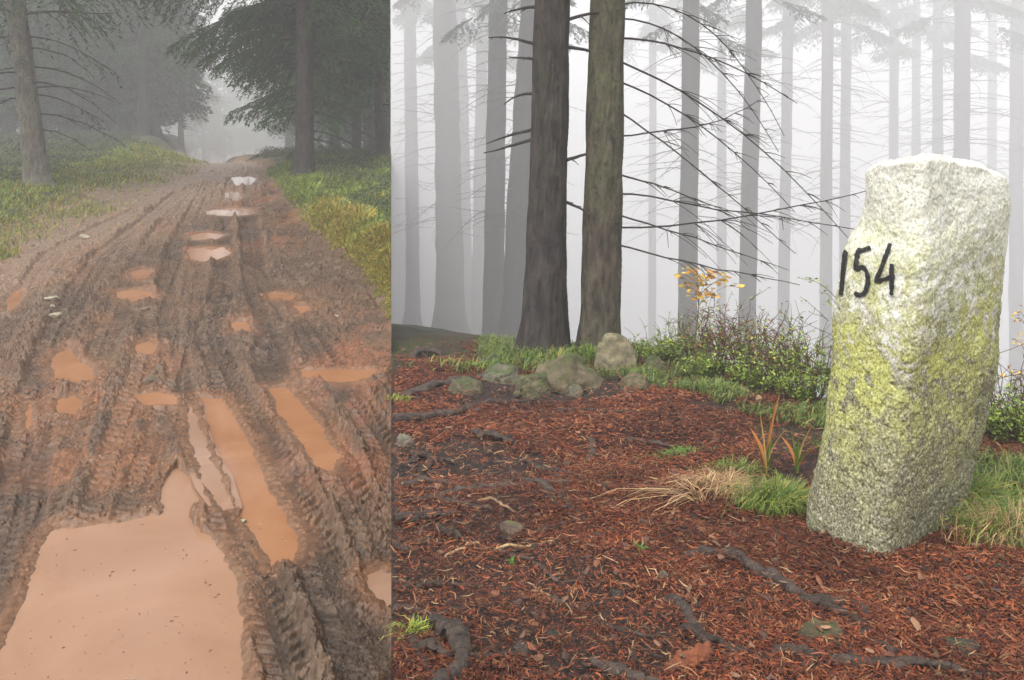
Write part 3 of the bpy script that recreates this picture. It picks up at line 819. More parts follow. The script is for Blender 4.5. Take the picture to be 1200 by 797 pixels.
def t1_extra(dead, Q, r, rs, t, loc):
    for yp, az, L, rise, droop in [(55, 3.3, .22, .4, .2), (70, 3.2, .1, .1, 0), (150, 3.1, .22, -.2, .1), (160, 2.9, .26, -.4, -.1), (8, 3.4, .16, .0, .2), (235, -.2, .14, -.3, .1), (110, 3.2, .13, .2, .5), (25, -.1, .3, .3, .1), (55, .0, .3, -.05, .2), (190, .1, .25, .3, 0)]:
        z = EYE - (yp - HY) / F * 5.0 - loc[2]
        p, rr = at_height(Q, r, z)
        b = Buf(); dead_branch(b, p + np.array([math.cos(az) * rr * .6, 0, 0]), az, L + .08, rise, droop, rs, .011, 3, (.06, .05, .045))
        b.build("branch", BARK, t)
tall_trunk(650, 636, 415, 5.0, 44, 101, "thick dark trunk, left of the two near spruces on the crest", BARK, 0, 110, 1.3, crown=True, rings=420, group=None, extra=t1_extra, blen=1.0)
tall_trunk(714, 701, 410, 5.05, 43, 102, "mossy brown trunk, right of the two near spruces, with long dead branches", BARKM, 0, 110, 1.1, crown=True, rings=420, group=None, extra=t2_extra, blen=1.0)
SPEC = [
 (622, 600, 11.5, 24, "grey curving trunk half hidden behind the thick dark one"),
 (584, 578, 13.5, 23, "grey trunk with a flared foot left of the curving one"),
 (521, 528, 19, 30, "broad faint trunk nearest the left end of the forest floor"),
 (566, 560, 25, 14, "thin faint trunk between the broad faint trunk and the grey flared one"),
 (540, 548, 28, 12, "second thin faint trunk right beside the broad faint trunk"),
 (810, 803, 13, 22, "grey straight trunk behind the yellow leaved sapling"),
 (884, 871, 15.5, 20, "grey trunk right of the one behind the sapling"),
 (846, 845, 27, 11, "thin faint trunk between the two grey trunks right of the near spruces"),
 (765, 764, 29, 9, "thin faint trunk between the mossy trunk and the sapling"),
 (924, 915, 22, 13, "faint trunk just left of the boundary stone's painted number"),
 (970, 966, 20, 14, "first of two faint trunks rising left of the stone's top"),
 (992, 988, 24, 12, "second of two faint trunks rising left of the stone's top"),
 (1048, 1046, 27, 11, "thin faint trunk above the left shoulder of the stone"),
 (1074, 1072, 30, 10, "thin faint trunk above the middle of the stone"),
 (1099, 1098, 25, 12, "faint trunk above the stone's peak, left of the broader one"),
 (1128, 1125, 19, 18, "broader grey trunk above the right shoulder of the stone"),
 (1192, 1190, 22, 15, "faint trunk at the right edge beside the stone"),
 (1163, 1162, 32, 10, "thinnest faint trunk between the broader grey one and the right edge"),
 (480, 484, 30, 15, "very faint trunk by the left end of the crest"),
]
for pt, pb, D, w, lab in SPEC:
    D = D * (3.7 if D < 18 else 4.9)
    tall_trunk(pt, pb, 400, D, w, int(pb), lab, branches=64, crown=True, seg=12, rings=40, blen=1.7 * D / 25)

# ------------------------------------------------------------------ boundary stone
from mathutils.bvhtree import BVHTree
def tabf(tab, off=0): 
    a = np.array(tab, float); return lambda y: np.interp(y, a[:, 0], a[:, 1] + off)
sL = tabf([(195,1019),(230,1014),(250,1011),(264,1006),(276,996),(290,990),(300,986),(350,978),(400,975),(450,970),(500,963),(560,952),(600,945),(640,944),(720,940)], -16)
sF = tabf([(180,1070),(300,1068),(400,1060),(500,1046),(600,1029),(660,1020),(760,1008)], 14)
sR = tabf([(200,1176),(215,1184),(240,1188),(330,1180),(430,1172),(500,1158),(560,1145),(620,1138),(700,1130)], 12)
cDs = [2.25, 1.98, 2.30, 2.57]
cTop = [1.462, 1.522, 1.442, 1.375]
def corner(i, z):
    D = cDs[i]; py = HY + (EYE - z) * F / D
    if i == 3:
        a = corner(0, z); b = corner(1, z); c = corner(2, z)
        q = a + (c - b); q = q * np.array([1, 1]) ; return q
    px = (sL, sF, sR)[i](py)
    return np.stack([(px - CX) / F * D, np.full(np.shape(z), D)], -1)
Wc = np.eye(4)
for it in range(3):
    k = .14 if it == 0 else .25
    Wn = []
    for i in range(len(Wc)):
        a, b = Wc[i], Wc[(i + 1) % len(Wc)]
        Wn += [a * (1 - k) + b * k, a * k + b * (1 - k)]
    Wc = np.array(Wn)
ref = np.array([corner(i, np.array(1.0)) for i in range(4)]).reshape(4, 2)
pp = Wc @ ref; seg_ = np.r_[0, np.cumsum(np.linalg.norm(np.diff(np.vstack([pp, pp[:1]]), axis=0), axis=1))]
NCOL = 520
sq = np.linspace(0, seg_[-1], NCOL, endpoint=False)
WW = np.stack([np.interp(sq, seg_, np.r_[Wc[:, k], Wc[0, k]]) for k in range(4)], 1)
ztop = WW @ np.array(cTop) + .012 * fbm(sq * 9, sq * 0, 3, 120)
NROW = 380
tv = np.linspace(0, 1, NROW)
z0_ = .40
Zs = z0_ + (ztop[None] - z0_) * tv[:, None]
Xs = np.zeros_like(Zs); Ys = np.zeros_like(Zs)
for k in range(4):
    c = corner(k, Zs.ravel()).reshape(Zs.shape + (2,))
    Xs += WW[None, :, k] * c[..., 0]; Ys += WW[None, :, k] * c[..., 1]
cxm = Xs.mean(1, keepdims=True); cym = Ys.mean(1, keepdims=True)
tx = np.roll(Xs, -3, 1) - np.roll(Xs, 3, 1); ty = np.roll(Ys, -3, 1) - np.roll(Ys, 3, 1)
nx, ny = -ty, tx; ln = np.hypot(nx, ny) + 1e-9; nx /= ln; ny /= ln
sg = np.sign((nx * (Xs - cxm) + ny * (Ys - cym)).mean()); nx *= sg; ny *= sg
S2 = np.broadcast_to(sq[None], Zs.shape)
low = sm(1.25, .7, Zs)
disp = .012 * fbm(S2 * 5, Zs * 5, 4, 121) + .0022 * fbm(S2 * 38, Zs * 38, 3, 122) + .0016 * fbm(S2 * 130, Zs * 130, 2, 123) - .003 * sm(.25, .6, fbm(S2 * 60, Zs * 60, 2, 124)) * (.4 + low)
disp -= .012 * sm(.985, 1.0, tv)[:, None]
Xs += nx * disp; Ys += ny * disp
rings = [np.stack([Xs, Ys, Zs], -1)]
cx_, cy_ = Xs[-1].mean(), Ys[-1].mean()
for q in np.linspace(.04, .97, 26):
    zc = 1.49
    xr_ = Xs[-1] * (1 - q) + cx_ * q; yr_ = Ys[-1] * (1 - q) + cy_ * q
    zr__ = ztop * (1 - q) + zc * q - .004 + .007 * fbm(xr_ * 14, yr_ * 14, 3, 125) * sm(0, .1, q) + .003 * fbm(xr_ * 50, yr_ * 50, 2, 126)
    rings.append(np.stack([xr_, yr_, zr__], -1)[None])
SV = np.concatenate(rings, 0); nrw = SV.shape[0]
i = np.arange(nrw - 1)[:, None] * NCOL; j = np.arange(NCOL)[None]; jn = (j + 1) % NCOL
SF = np.stack([i + j, i + jn, i + NCOL + jn, i + NCOL + j], -1).reshape(-1, 4)
SVf = SV.reshape(-1, 3)
org = np.array([1.02, 2.2, .5])

m, t, b = nt("lichen_granite")
tc = N(t, "ShaderNodeTexCoord"); sep = N(t, "ShaderNodeSeparateXYZ"); t.links.new(tc.outputs["Object"], sep.inputs[0])
def rng(inp, a, b_, c, d):
    n = N(t, "ShaderNodeMapRange"); t.links.new(inp, n.inputs[0])
    for k, v in zip(("From Min", "From Max", "To Min", "To Max"), (a, b_, c, d)): n.inputs[k].default_value = v
    return n.outputs[0]
def mth(op, a, b_):
    n = N(t, "ShaderNodeMath", operation=op)
    for k, v in enumerate((a, b_)):
        if isinstance(v, (int, float)): n.inputs[k].default_value = v
        else: t.links.new(v, n.inputs[k])
    return n.outputs[0]
fine = noise_tex(t, 170, 4, .7, tc.outputs["Object"]).outputs[0]
mid = noise_tex(t, 24, 7, .75, tc.outputs["Object"], .4).outputs[0]
big = noise_tex(t, 4.5, 4, .6, tc.outputs["Object"], .5).outputs[0]
grain = ramp(t, fine, [(.26, (.22, .21, .17)), (.38, (.44, .43, .37)), (.50, (.66, .65, .57)), (.66, (.80, .79, .72))])
lowf = rng(sep.outputs["Z"], .80, .10, 0, 1)          # soil and algae staining of the lower stone
dark = ramp(t, fine, [(.34, (.04, .033, .022)), (.46, (.13, .12, .075)), (.58, (.28, .27, .18)), (.70, (.56, .54, .43))])
dfac = rng(mth('ADD', mth('MULTIPLY', lowf, .95), mth('MULTIPLY', mid, 1.3)), .72, 1.05, 0, 1)
c1 = mix(t, grain, dark, dfac)
lich = ramp(t, mid, [(.42, (0, 0, 0)), (.52, (1, 1, 1))])
lb = rng(big, .36, .60, .25, 1.0)
bell = mth('MULTIPLY', rng(sep.outputs["Z"], .10, .45, .10, 1), rng(sep.outputs["Z"], .95, .50, .12, 1))
lf = mth('MULTIPLY', mth('MULTIPLY', lich, lb), bell)
lcol = ramp(t, fine, [(.33, (.16, .17, .03)), (.46, (.38, .39, .09)), (.62, (.60, .61, .25))])
t.links.new(mix(t, c1, lcol, lf), b.inputs["Base Color"])
b.inputs["Roughness"].default_value = .9; b.inputs["Specular IOR Level"].default_value = .2
p_ = bump(t, b, fine, .55, .003); bump(t, b, mid, .25, .006, p_)
GRAN = m
stone = mesh_np("boundary_stone", SVf - org, SF, GRAN, loc=tuple(org))
tag(stone, "tall lichen covered granite boundary stone with the painted number 154", "boundary stone")
bvh = BVHTree.FromPolygons([tuple(v) for v in SVf], [tuple(f) for f in SF.tolist()])
m, t, b = nt("black_paint"); b.inputs["Base Color"].default_value = (.012, .012, .012, 1); b.inputs["Roughness"].default_value = .55
PAINT = m
def on_stone(px, py):
    d = Vector(((px - CX) / F, 1, -(py - HY) / F)).normalized()
    h = bvh.ray_cast(Vector((0, 0, EYE)), d)
    return h[0], h[1]
DIG = [[[(983.5,302),(988,298),(992,294)], [(991,294),(989,312),(987,330),(985.5,346)]],
       [[(1005,293.5),(1012,293),(1020,290)], [(1005.5,293),(1003.5,306),(1003,317)], [(1003,317),(1009,313),(1014,316),(1017,324),(1016.5,334),(1013,343),(1007,346),(1001.5,343)]],
       [[(1043.5,285),(1038,300),(1032,316),(1027,329),(1036,327),(1049,323.5)], [(1045,309),(1045,328),(1045,346)]]]
rsd = np.random.RandomState(7)
for kd, strokes in enumerate(DIG):
    bf = Buf()
    for si, st in enumerate(strokes):
        L_ = smooth_line(np.array(st), 10)
        T = np.gradient(L_, axis=0); T /= np.linalg.norm(T, axis=1)[:, None] + 1e-9
        Nn = np.stack([-T[:, 1], T[:, 0]], 1)
        wv = 2.5 * (1 + .28 * fbm(np.arange(len(L_)) * .35 + 9 * kd, np.zeros(len(L_)) + si, 2, 130)); wv[0] *= .6; wv[-1] *= .6
        rowsv = []
        for o_ in (-1, -.5, 0, .5, 1):
            jit = .35 * rsd.uniform(-1, 1, len(L_)) * (abs(o_) == 1)
            rowsv.append(L_ + Nn * ((o_ * wv + jit)[:, None]))
        pts = []; ok = True
        for rv in rowsv:
            for a, b_ in rv:
                h, nn_ = on_stone(a, b_)
                while h is None and a < 1060:
                    a += .7; h, nn_ = on_stone(a, b_)
                toc = (Vector((0, 0, EYE)) - h).normalized()
                pts.append(tuple(h + toc * (.0042 + .0004 * si) - Vector(org)))
        n_ = len(L_); f = []
        for r_ in range(4):
            for c_ in range(n_ - 1): f.append((r_ * n_ + c_, r_ * n_ + c_ + 1, (r_ + 1) * n_ + c_ + 1, (r_ + 1) * n_ + c_))
        bf.add(pts, np.array(f))
    dg = bf.build("digit", PAINT, stone)
    sd_ = dg.modifiers.new("thick", 'SOLIDIFY'); sd_.thickness = .001
    dg["label"] = ["black painted 1", "black painted 5", "black painted 4"][kd]

# ------------------------------------------------------------------ rocks
def rock(name, c, size, seed, label, cat, group=None, col=(.22, .20, .16), moss=.5, rz=0., mossc=(.09, .11, .03), n=28, sharp=.5, mat=None, sink=.25):
    rs = np.random.RandomState(seed)
    u = np.linspace(0, np.pi, n); v = np.linspace(0, 2 * np.pi, n * 2, endpoint=False)
    U, V_ = np.meshgrid(u, v, indexing='ij')
    d = np.stack([np.sin(U) * np.cos(V_), np.sin(U) * np.sin(V_), np.cos(U)], -1)
    r = np.ones(U.shape) * 1.2
    for k in range(13):                      # cut by random planes: facets
        a = rs.normal(size=3); a /= np.linalg.norm(a); off = rs.uniform(.62, .95)
        dd = d @ a
        r = np.where(dd > .05, np.minimum(r, off / np.maximum(dd, .05)), r)
    r = r * (1 - sharp) * .25 + r * (1 - (1 - sharp) * .25)
    p = d * r[..., None]
    p = p + d * (.07 * fbm(p[..., 0] * 2.5 + seed, p[..., 1] * 2.5 + p[..., 2] * 1.7, 4, seed))[..., None] + d * (.02 * fbm(p[..., 0] * 12, p[..., 1] * 12 + p[..., 2] * 9, 3, seed + 1))[..., None]
    up = d[..., 2] + .6 * fbm(p[..., 0] * 2.2, p[..., 1] * 2.2 + p[..., 2], 3, seed + 3)
    C_ = lerp(np.broadcast_to(np.array(col), p.shape), np.array(mossc), sm(.75 - moss, 1.1 - moss, up) * .9)
    p = p * np.array(size) * .5
    ca, sa = math.cos(rz), math.sin(rz)
    p = np.stack([p[..., 0] * ca - p[..., 1] * sa, p[..., 0] * sa + p[..., 1] * ca, p[..., 2] + size[2] * (.5 - sink)], -1)
    i = np.arange(n - 1)[:, None] * 2 * n; j = np.arange(2 * n)[None]; jn = (j + 1) % (2 * n)
    f = np.stack([i + j, i + 2 * n + j, i + 2 * n + jn, i + jn], -1).reshape(-1, 4)
    o = mesh_np(name, p.reshape(-1, 3), f, mat or ROCK, None, C_.reshape(-1, 3), True, loc=tuple(c))
    tag(o, label, cat, group)
    return o
def hull_rock(c, pts, seed, label, col, moss, mossc=(.055, .075, .02), rough=.022, group=None, name="rock"):
    """convex block from corner points, split finely and weathered"""
    import bmesh
    bm = bmesh.new()
    for p in pts: bm.verts.new(p)
    r_ = bmesh.ops.convex_hull(bm, input=bm.verts)
    bmesh.ops.delete(bm, geom=[g for g in r_["geom_interior"] if isinstance(g, bmesh.types.BMVert)], context='VERTS')
    bmesh.ops.subdivide_edges(bm, edges=bm.edges, cuts=14, use_grid_fill=True)
    bmesh.ops.triangulate(bm, faces=bm.faces)
    bmesh.ops.smooth_vert(bm, verts=bm.verts, factor=.5, use_axis_x=True, use_axis_y=True, use_axis_z=True)
    bm.normal_update()
    v = np.array([p.co for p in bm.verts]); nn_ = np.array([p.normal for p in bm.verts]); f = np.array([[q.index for q in g.verts] for g in bm.faces]); bm.free()
    sz = np.ptp(v, axis=0).max()
    q = v / sz
    v = v + nn_ * (rough * 2.2 * sz * fbm(q[:, 0] * 4 + seed, q[:, 1] * 4 + q[:, 2] * 5, 4, seed))[:, None] + nn_ * (rough * .8 * sz * fbm(q[:, 0] * 16 + seed, q[:, 1] * 16 + q[:, 2] * 19, 3, seed))[:, None]
    up = nn_[:, 2] + .9 * fbm(q[:, 0] * 5, q[:, 1] * 5 + q[:, 2] * 5, 3, seed + 3)
    C_ = lerp(np.broadcast_to(np.array(col), v.shape) * (1 + .35 * fbm(q[:, 0] * 7, q[:, 1] * 7 + q[:, 2] * 9, 3, seed + 8))[:, None], np.array(mossc), sm(.9 - moss, 1.4 - moss, up) * .8)
    o = mesh_np(name, v, f, ROCK, None, C_, True, loc=tuple(c)); tag(o, label, name, group); return o
def R_(px, py): return hit(px, py, 'R')
RK = [ # px, py of base, width px, height px, seed, label, sharp
 (721, 430, 50, 36, 1, "upright pale mossy boulder right behind the mossy trunk's foot", .3, (.26, .24, .18), .35),
 (660, 460, 84, 42, 5, "largest pointed mossy rock in front of the dark trunk", .9, (.20, .18, .13), .5),
 (626, 461, 44, 30, 8, "green slab leaning on the largest pointed rock's left side", .9, (.17, .17, .11), .7),
 (588, 447, 48, 22, 9, "flat green grey rock left of the largest pointed rock", .8, (.20, .21, .17), .5),
 (546, 460, 44, 18, 10, "low mossy rock at the end of the long roots, left of the flat one", .7, (.15, .14, .10), .6),
 (746, 456, 38, 20, 12, "wedge shaped brown rock right of the largest pointed rock", .9, (.19, .17, .11), .3),
 (772, 432, 36, 20, 13, "low mossy rock at the foot of the shrubs behind the wedge shaped one", .7, (.16, .16, .11), .7),
 (674, 463, 22, 13, 14, "small grey rock at the right foot of the largest pointed rock", .8, (.17, .17, .14), .3),
 (474, 521, 22, 14, 15, "grey rock at the left end of the forest floor", .7, (.24, .24, .22), .1),
 (600, 628, 24, 18, 16, "rounded brown cobble half buried beside the trodden soil", .2, (.17, .13, .11), .0),
 (966, 756, 62, 20, 17, "flat olive stone in front of the long root below the boundary stone", .8, (.13, .11, .07), .2),
 (724, 703, 18, 13, 18, "dark wet stone between two patches of bare soil", .8, (.06, .055, .055), .0),
 (648, 752, 18, 13, 19, "dark pebble left of the bottom centre of the forest floor", .8, (.04, .04, .045), .0),
 (778, 680, 16, 10, 20, "small grey stone in the litter above the curved root", .7, (.15, .13, .12), .0),
 (910, 663, 12, 8, 21, "pale pebble beside the long root", .5, (.3, .28, .25), .0),
 (840, 520, 12, 8, 22, "little reddish stone near the bright grass", .7, (.22, .12, .09), .0),
 (612, 770, 30, 12, 23, "flat dark stone close to the gnarled root's right", .8, (.07, .06, .055), .0),
 (1135, 770, 46, 14, 24, "low dark stone at the lower right corner", .8, (.07, .06, .055), .0),
]
for k_r, (px, py, w, h, sd, lab, sh, col, ms) in enumerate(RK):
    p = R_(px, py); D = p[1]
    W_ = w / F * D; H_ = h / F * D * (1.25 if k_r == 0 else .85); col = tuple(g * q for g, q in zip((.62, .56, .45) if k_r else (.8, .75, .6), col))
    if sh > .6 or k_r == 0:
        r5 = np.random.RandomState(sd + 70); k_ = 11 if sd != 5 else 0
        a_ = np.sort(r5.uniform(0, 6.28, k_)); hgt_ = r5.uniform(.35, 1, k_)
        pts = [(math.cos(q) * W_ * .5 * (1.05 - .35 * g), math.sin(q) * W_ * .38 * (1.05 - .3 * g), g * H_ * .8) for q, g in zip(a_, hgt_)]
        pts += [(math.cos(q) * W_ * .55 * r5.uniform(.8, 1.05), math.sin(q) * W_ * .42, -.3 * H_) for q in np.arange(0, 6.28, .8)]
        if k_r == 0: pts = [(x * W_, y * W_, z_ * H_) for x, y, z_ in [(-.5, 0, -.2), (-.45, .4, -.2), (.5, .0, -.2), (.5, .4, -.2), (0, -.1, -.2), (-.42, .05, .5), (-.28, .08, .78), (.12, .05, .80), (.36, .1, .62), (.5, .1, .3), (-.2, .35, .8), (.25, .35, .7)]]
        if sd == 5:
            pts = [(x * W_, y * W_, z_ * H_) for x, y, z_ in [(-.5, 0, -.2), (-.45, .4, -.2), (.5, .0, -.2), (.62, .3, -.2), (0, -.15, -.2), (-.42, .05, .25), (-.08, .1, .72), (.12, .08, .92), (.2, .2, .9), (.1, .35, .8), (.5, .25, .3), (-.3, .35, .5), (.05, -.12, .2), (.66, .2, .02)]]
        hull_rock((p[0], p[1] + W_ * (.3 if k_r else .0), p[2]), pts, sd * 13 + 3, lab, col, ms - .25); continue
    rock("rock", (p[0], p[1] + W_ * .3, p[2]), (W_ * 1.12, W_ * .8, H_), sd * 13 + 3, lab, "rock", None, col, ms, rz=sd * .7 % 1 - .5, sharp=sh)
for k, (px, py, w, lab) in enumerate([(62,352,17,"pale stone farthest back of the group in the mud on the left"), (50,374,11,"smallest pale stone at the left of the group in the mud"), (66,371,14,"rounded pale stone at the right of the group in the mud"), (60,361,9,"flat little stone in the middle of the group in the mud"), (176,448,20,"brown flat stone lying in the middle tracks"), (100,279,12,"pale stone on the left side of the road farther up"), (395,372,9,"small stone by the foot of the grass bank"), (152,395,8,"small dark stone in the tyre marks"), (285,612,8,"pebble at the edge of the long orange puddle"),(170,364,12,"dark clod of stone near the small patches")]):
    p = hit(px, py, 'L'); W_ = w / F * p[1]
    rock("stone", tuple(p), (W_, W_ * .8, W_ * .5), 300 + k * 7, lab, "stone", "stones lying in the mud", (.36, .31, .22) if k not in (4, 7, 9) else (.16, .11, .08), 0, sharp=.4, n=14)

# ------------------------------------------------------------------ roots
def root(pts, r_px, label, seed, taper=.5, lift=.35, col=(.062, .045, .036), name="root", branches=0, cat="root", side='R', rough=.6):
    rs = np.random.RandomState(seed)
    G = np.array([hit(a, b, side) for a, b in pts])
    S = smooth_line(G, 16)
    s = np.arange(len(S))
    S[:, 0] += .014 * fbm(s * .16, s * 0. + seed, 3, seed); S[:, 1] += .02 * fbm(s * .16, s * 0. + seed + 50, 3, seed)
    t_ = np.linspace(0, 1, len(S))
    D = S[:, 1].mean(); r0 = r_px / F * D
    rr = r0 * (1 - taper * np.abs(t_ * 2 - .7).clip(0, 1)) * (1 + .2 * fbm(s * .3, s * 0 + seed, 2, seed))
    gz = macro_R(S[:, 0], S[:, 1])
    S[:, 2] = gz + rr * lift * (1 + 1.1 * fbm(s * .15, s * 0. + 3, 2, seed + 2)) - sm(.9, 1, t_) * r0 * 1.4 - (1 - sm(0, .1, t_)) * r0 * .8
    b = Buf()
    tint = np.array(col) * rs.uniform(.8, 1.2)
    tube(b, S, rr, 16, tuple(tint), rough, seed, flat=.72)
    for k in range(branches):
        i = rs.randint(len(S) // 5, len(S) - 4); a = rs.uniform(0, 6.28); l = rs.uniform(.06, .2)
        q = np.linspace(0, 1, 8); pp_ = S[i] + np.stack([np.cos(a + q * rs.uniform(-1, 1)) * l * q, np.sin(a + q * .4) * l * q, 0 * q], 1)
        pp_[:, 2] = macro_R(pp_[:, 0], pp_[:, 1]) + r0 * .3 - q * r0 * .7
        tube(b, pp_, rr[i] * .5 * (1 - .7 * q) + .001, 8, tuple(tint * .9), rough, seed + k)
    c = S.mean(0)
    o = b.build(name, WOOD, None, True, clip='R')
    co = np.empty(len(o.data.vertices) * 3, dtype=np.float32); o.data.vertices.foreach_get("co", co); co = co.reshape(-1, 3) - c
    o.data.vertices.foreach_set("co", co.ravel().astype(np.float32)); o.data.update(); o.location = tuple(c)
    tag(o, label, cat, "tree roots laid bare on the forest floor" if name == "root" else None)
    return o
RT = [
 ([(600,560),(625,566),(650,580),(672,600),(690,612)], 4, "forked root in the middle cluster, lowest strand"),
 ([(612,540),(640,552),(668,556),(700,574)], 4, "root in the middle cluster, upper strand"),
 ([(470,570),(500,566),(530,572)], 5, "root below the curled loop"),
 ([(460,590),(500,586),(545,590),(580,598)], 4, "root over the dark soil at the left"),
 ([(560,640),(600,652),(640,668),(660,690)], 3, "thin root running across the trodden soil"),
 ([(470,690),(520,684),(560,690)], 4, "root on the soil above the gnarled root"),
 ([(700,730),(730,742),(770,748)], 4, "root near the bottom between the dark stones"),
 ([(640,700),(670,712),(700,716)], 3, "short thin root in the lower middle"),
 ([(452,497),(490,494),(520,490),(545,482),(558,478)], 7, "thick dark root with a worn pale top, leading in from the left edge"),
 ([(452,468),(490,462),(520,452),(560,444),(575,440)], 6, "root running up to the low mossy rock at the left"),
 ([(540,478),(570,474),(600,472),(628,470)], 4, "straight root behind the thick worn one"),
 ([(548,508),(568,512),(590,518),(603,520)], 6, "short stout root hump below the thick worn one"),
 ([(478,545),(492,538),(505,540),(500,550),(484,552)], 5, "curled root loop at the left of the floor"),
 ([(500,538),(520,540),(536,545)], 3, "thin root leaving the curled loop"),
 ([(452,613),(480,611),(505,606),(540,602)], 7, "long smooth root at the left edge above the mossy soil"),
 ([(452,646),(475,646),(495,644)], 5, "short root at the left edge across the mossy soil"),
 ([(510,622),(525,628),(548,632)], 6, "flat bark covered root piece behind the rounded cobble"),
 ([(690,516),(694,524),(692,534),(686,540)], 5, "pale hooked root end in the middle of the floor"),
 ([(640,545),(655,562),(663,580),(668,600)], 3, "thin root running down through the middle"),
 ([(632,565),(640,580),(652,594)], 4, "short dark root left of the thin middle one"),
 ([(560,574),(600,572),(640,566),(690,566),(720,562)], 3, "long thin root crossing the middle of the floor"),
 ([(515,582),(540,576),(575,570),(600,568)], 4, "root arching over the soil left of centre"),
 ([(590,632),(620,628),(655,618),(690,610)], 4, "smooth root above the trodden soil"),
 ([(745,612),(775,618),(805,622)], 3, "thin root in the litter right of the trodden soil"),
 ([(800,650),(830,652),(868,662),(905,680),(935,698),(965,705),(1000,712),(1030,735)], 9, "long twisted root winding from the boundary stone's foot to the lower right"),
 ([(930,700),(960,712),(990,722),(1020,748),(1050,770)], 8, "second strand of the long twisted root"),
 ([(780,705),(800,712),(812,728),(826,750),(832,762)], 8, "curved root leading down right of bottom centre"),
 ([(800,740),(830,752),(865,764),(900,772)], 7, "straight root below the curved one"),
 ([(900,765),(940,768),(985,780),(1060,782),(1120,788),(1210,792)], 10, "dark thick root along the bottom right edge"),
 ([(505,727),(520,740),(535,752),(540,772),(520,800),(505,820)], 15, "thick gnarled grey root in the lower left corner of the forest floor"),
 ([(478,752),(495,762),(515,766),(528,764)], 9, "side root joining the gnarled root from the left"),
 ([(455,716),(480,718),(505,722)], 6, "root reaching the gnarled root from the left edge"),
 ([(475,728),(520,716),(560,712),(600,714)], 3, "thin root above the gnarled one"),
 ([(690,780),(720,790),(760,800),(800,806)], 8, "brown root at the bottom centre edge"),
 ([(650,482),(700,484),(760,488),(820,494)], 3, "thin straight root crossing the far litter"),
 ([(730,514),(765,520),(800,526)], 3, "thin root leading to the bright grass"),
 ([(560,430),(590,424),(610,418)], 5, "mossy root at the thick dark trunk's foot"),
 ([(484,420),(500,414),(518,416)], 5, "mossy arched root at the far left of the crest"),
 ([(1140,660),(1170,668),(1205,668)], 5, "root at the right edge in the litter"),
 ([(862,700),(885,712),(905,730)], 4, "thin root between the twisted root and the flat olive stone"),
]
for k, (pts, rp, lab) in enumerate(RT):
    root(pts, rp * .95, lab, 400 + k * 3, lift=.62, branches=2 if rp > 5 else 1, col=(.062, .045, .036) if k != 21 else (.085, .070, .055), rough=.6)
wp = R_(806, 782)
hull_rock(tuple(wp), [(x * .001, y * .001, z * .001) for x, y, z in [(-36, -18, -6), (-40, 0, 6), (-20, -20, 14), (30, 4, 20), (40, 22, 26), (34, 30, -4), (-10, 10, 22), (8, -12, -6), (44, 12, 6), (-44, -10, 0)]], 611, "splintered orange brown piece of rotten wood at the bottom edge", (.19, .060, .025), -1, name="wood_piece", rough=.05)
root([(868,458),(878,464),(890,470)], 4, "pale broken stick lying before the shrubs", 612, .2, .9, (.38, .26, .14), name="stick", cat="stick")
root([(720,438),(728,446),(735,462),(740,470)], 2.2, "thin brown stick arching beside the wedge shaped rock", 613, .3, 1.5, (.16, .08, .05), name="stick", cat="stick")
for k, (pts, lab) in enumerate([([(1060,560),(1085,568),(1110,575)], "thin straw coloured stalk in the grass at the stone's right foot"), ([(560,585),(580,590),(605,600)], "long pale twig left of the middle root"),
    ([(800,585),(790,600),(775,625)], "pale twig in the litter under the straw tuft"), ([(905,640),(915,655),(922,668)], "reddish twig by the boundary stone's foot"),
    ([(580,645),(620,640),(650,638)], "pale broken twig beside the rounded cobble"), ([(815,680),(812,698),(810,712)], "upright orange twig in the litter left of the twisted root"),
    ([(520,655),(545,642),(562,640)], "brown twig over the mossy soil"), ([(1090,640),(1120,652),(1140,655)], "brown twig in the litter right of the stone's foot")]):
    root(pts, 2.0, lab, 640 + k, .2, 1.4, [(.42, .30, .15), (.30, .19, .11), (.36, .22, .12), (.20, .09, .05)][k % 4], name="twig", cat="twig", rough=.15)

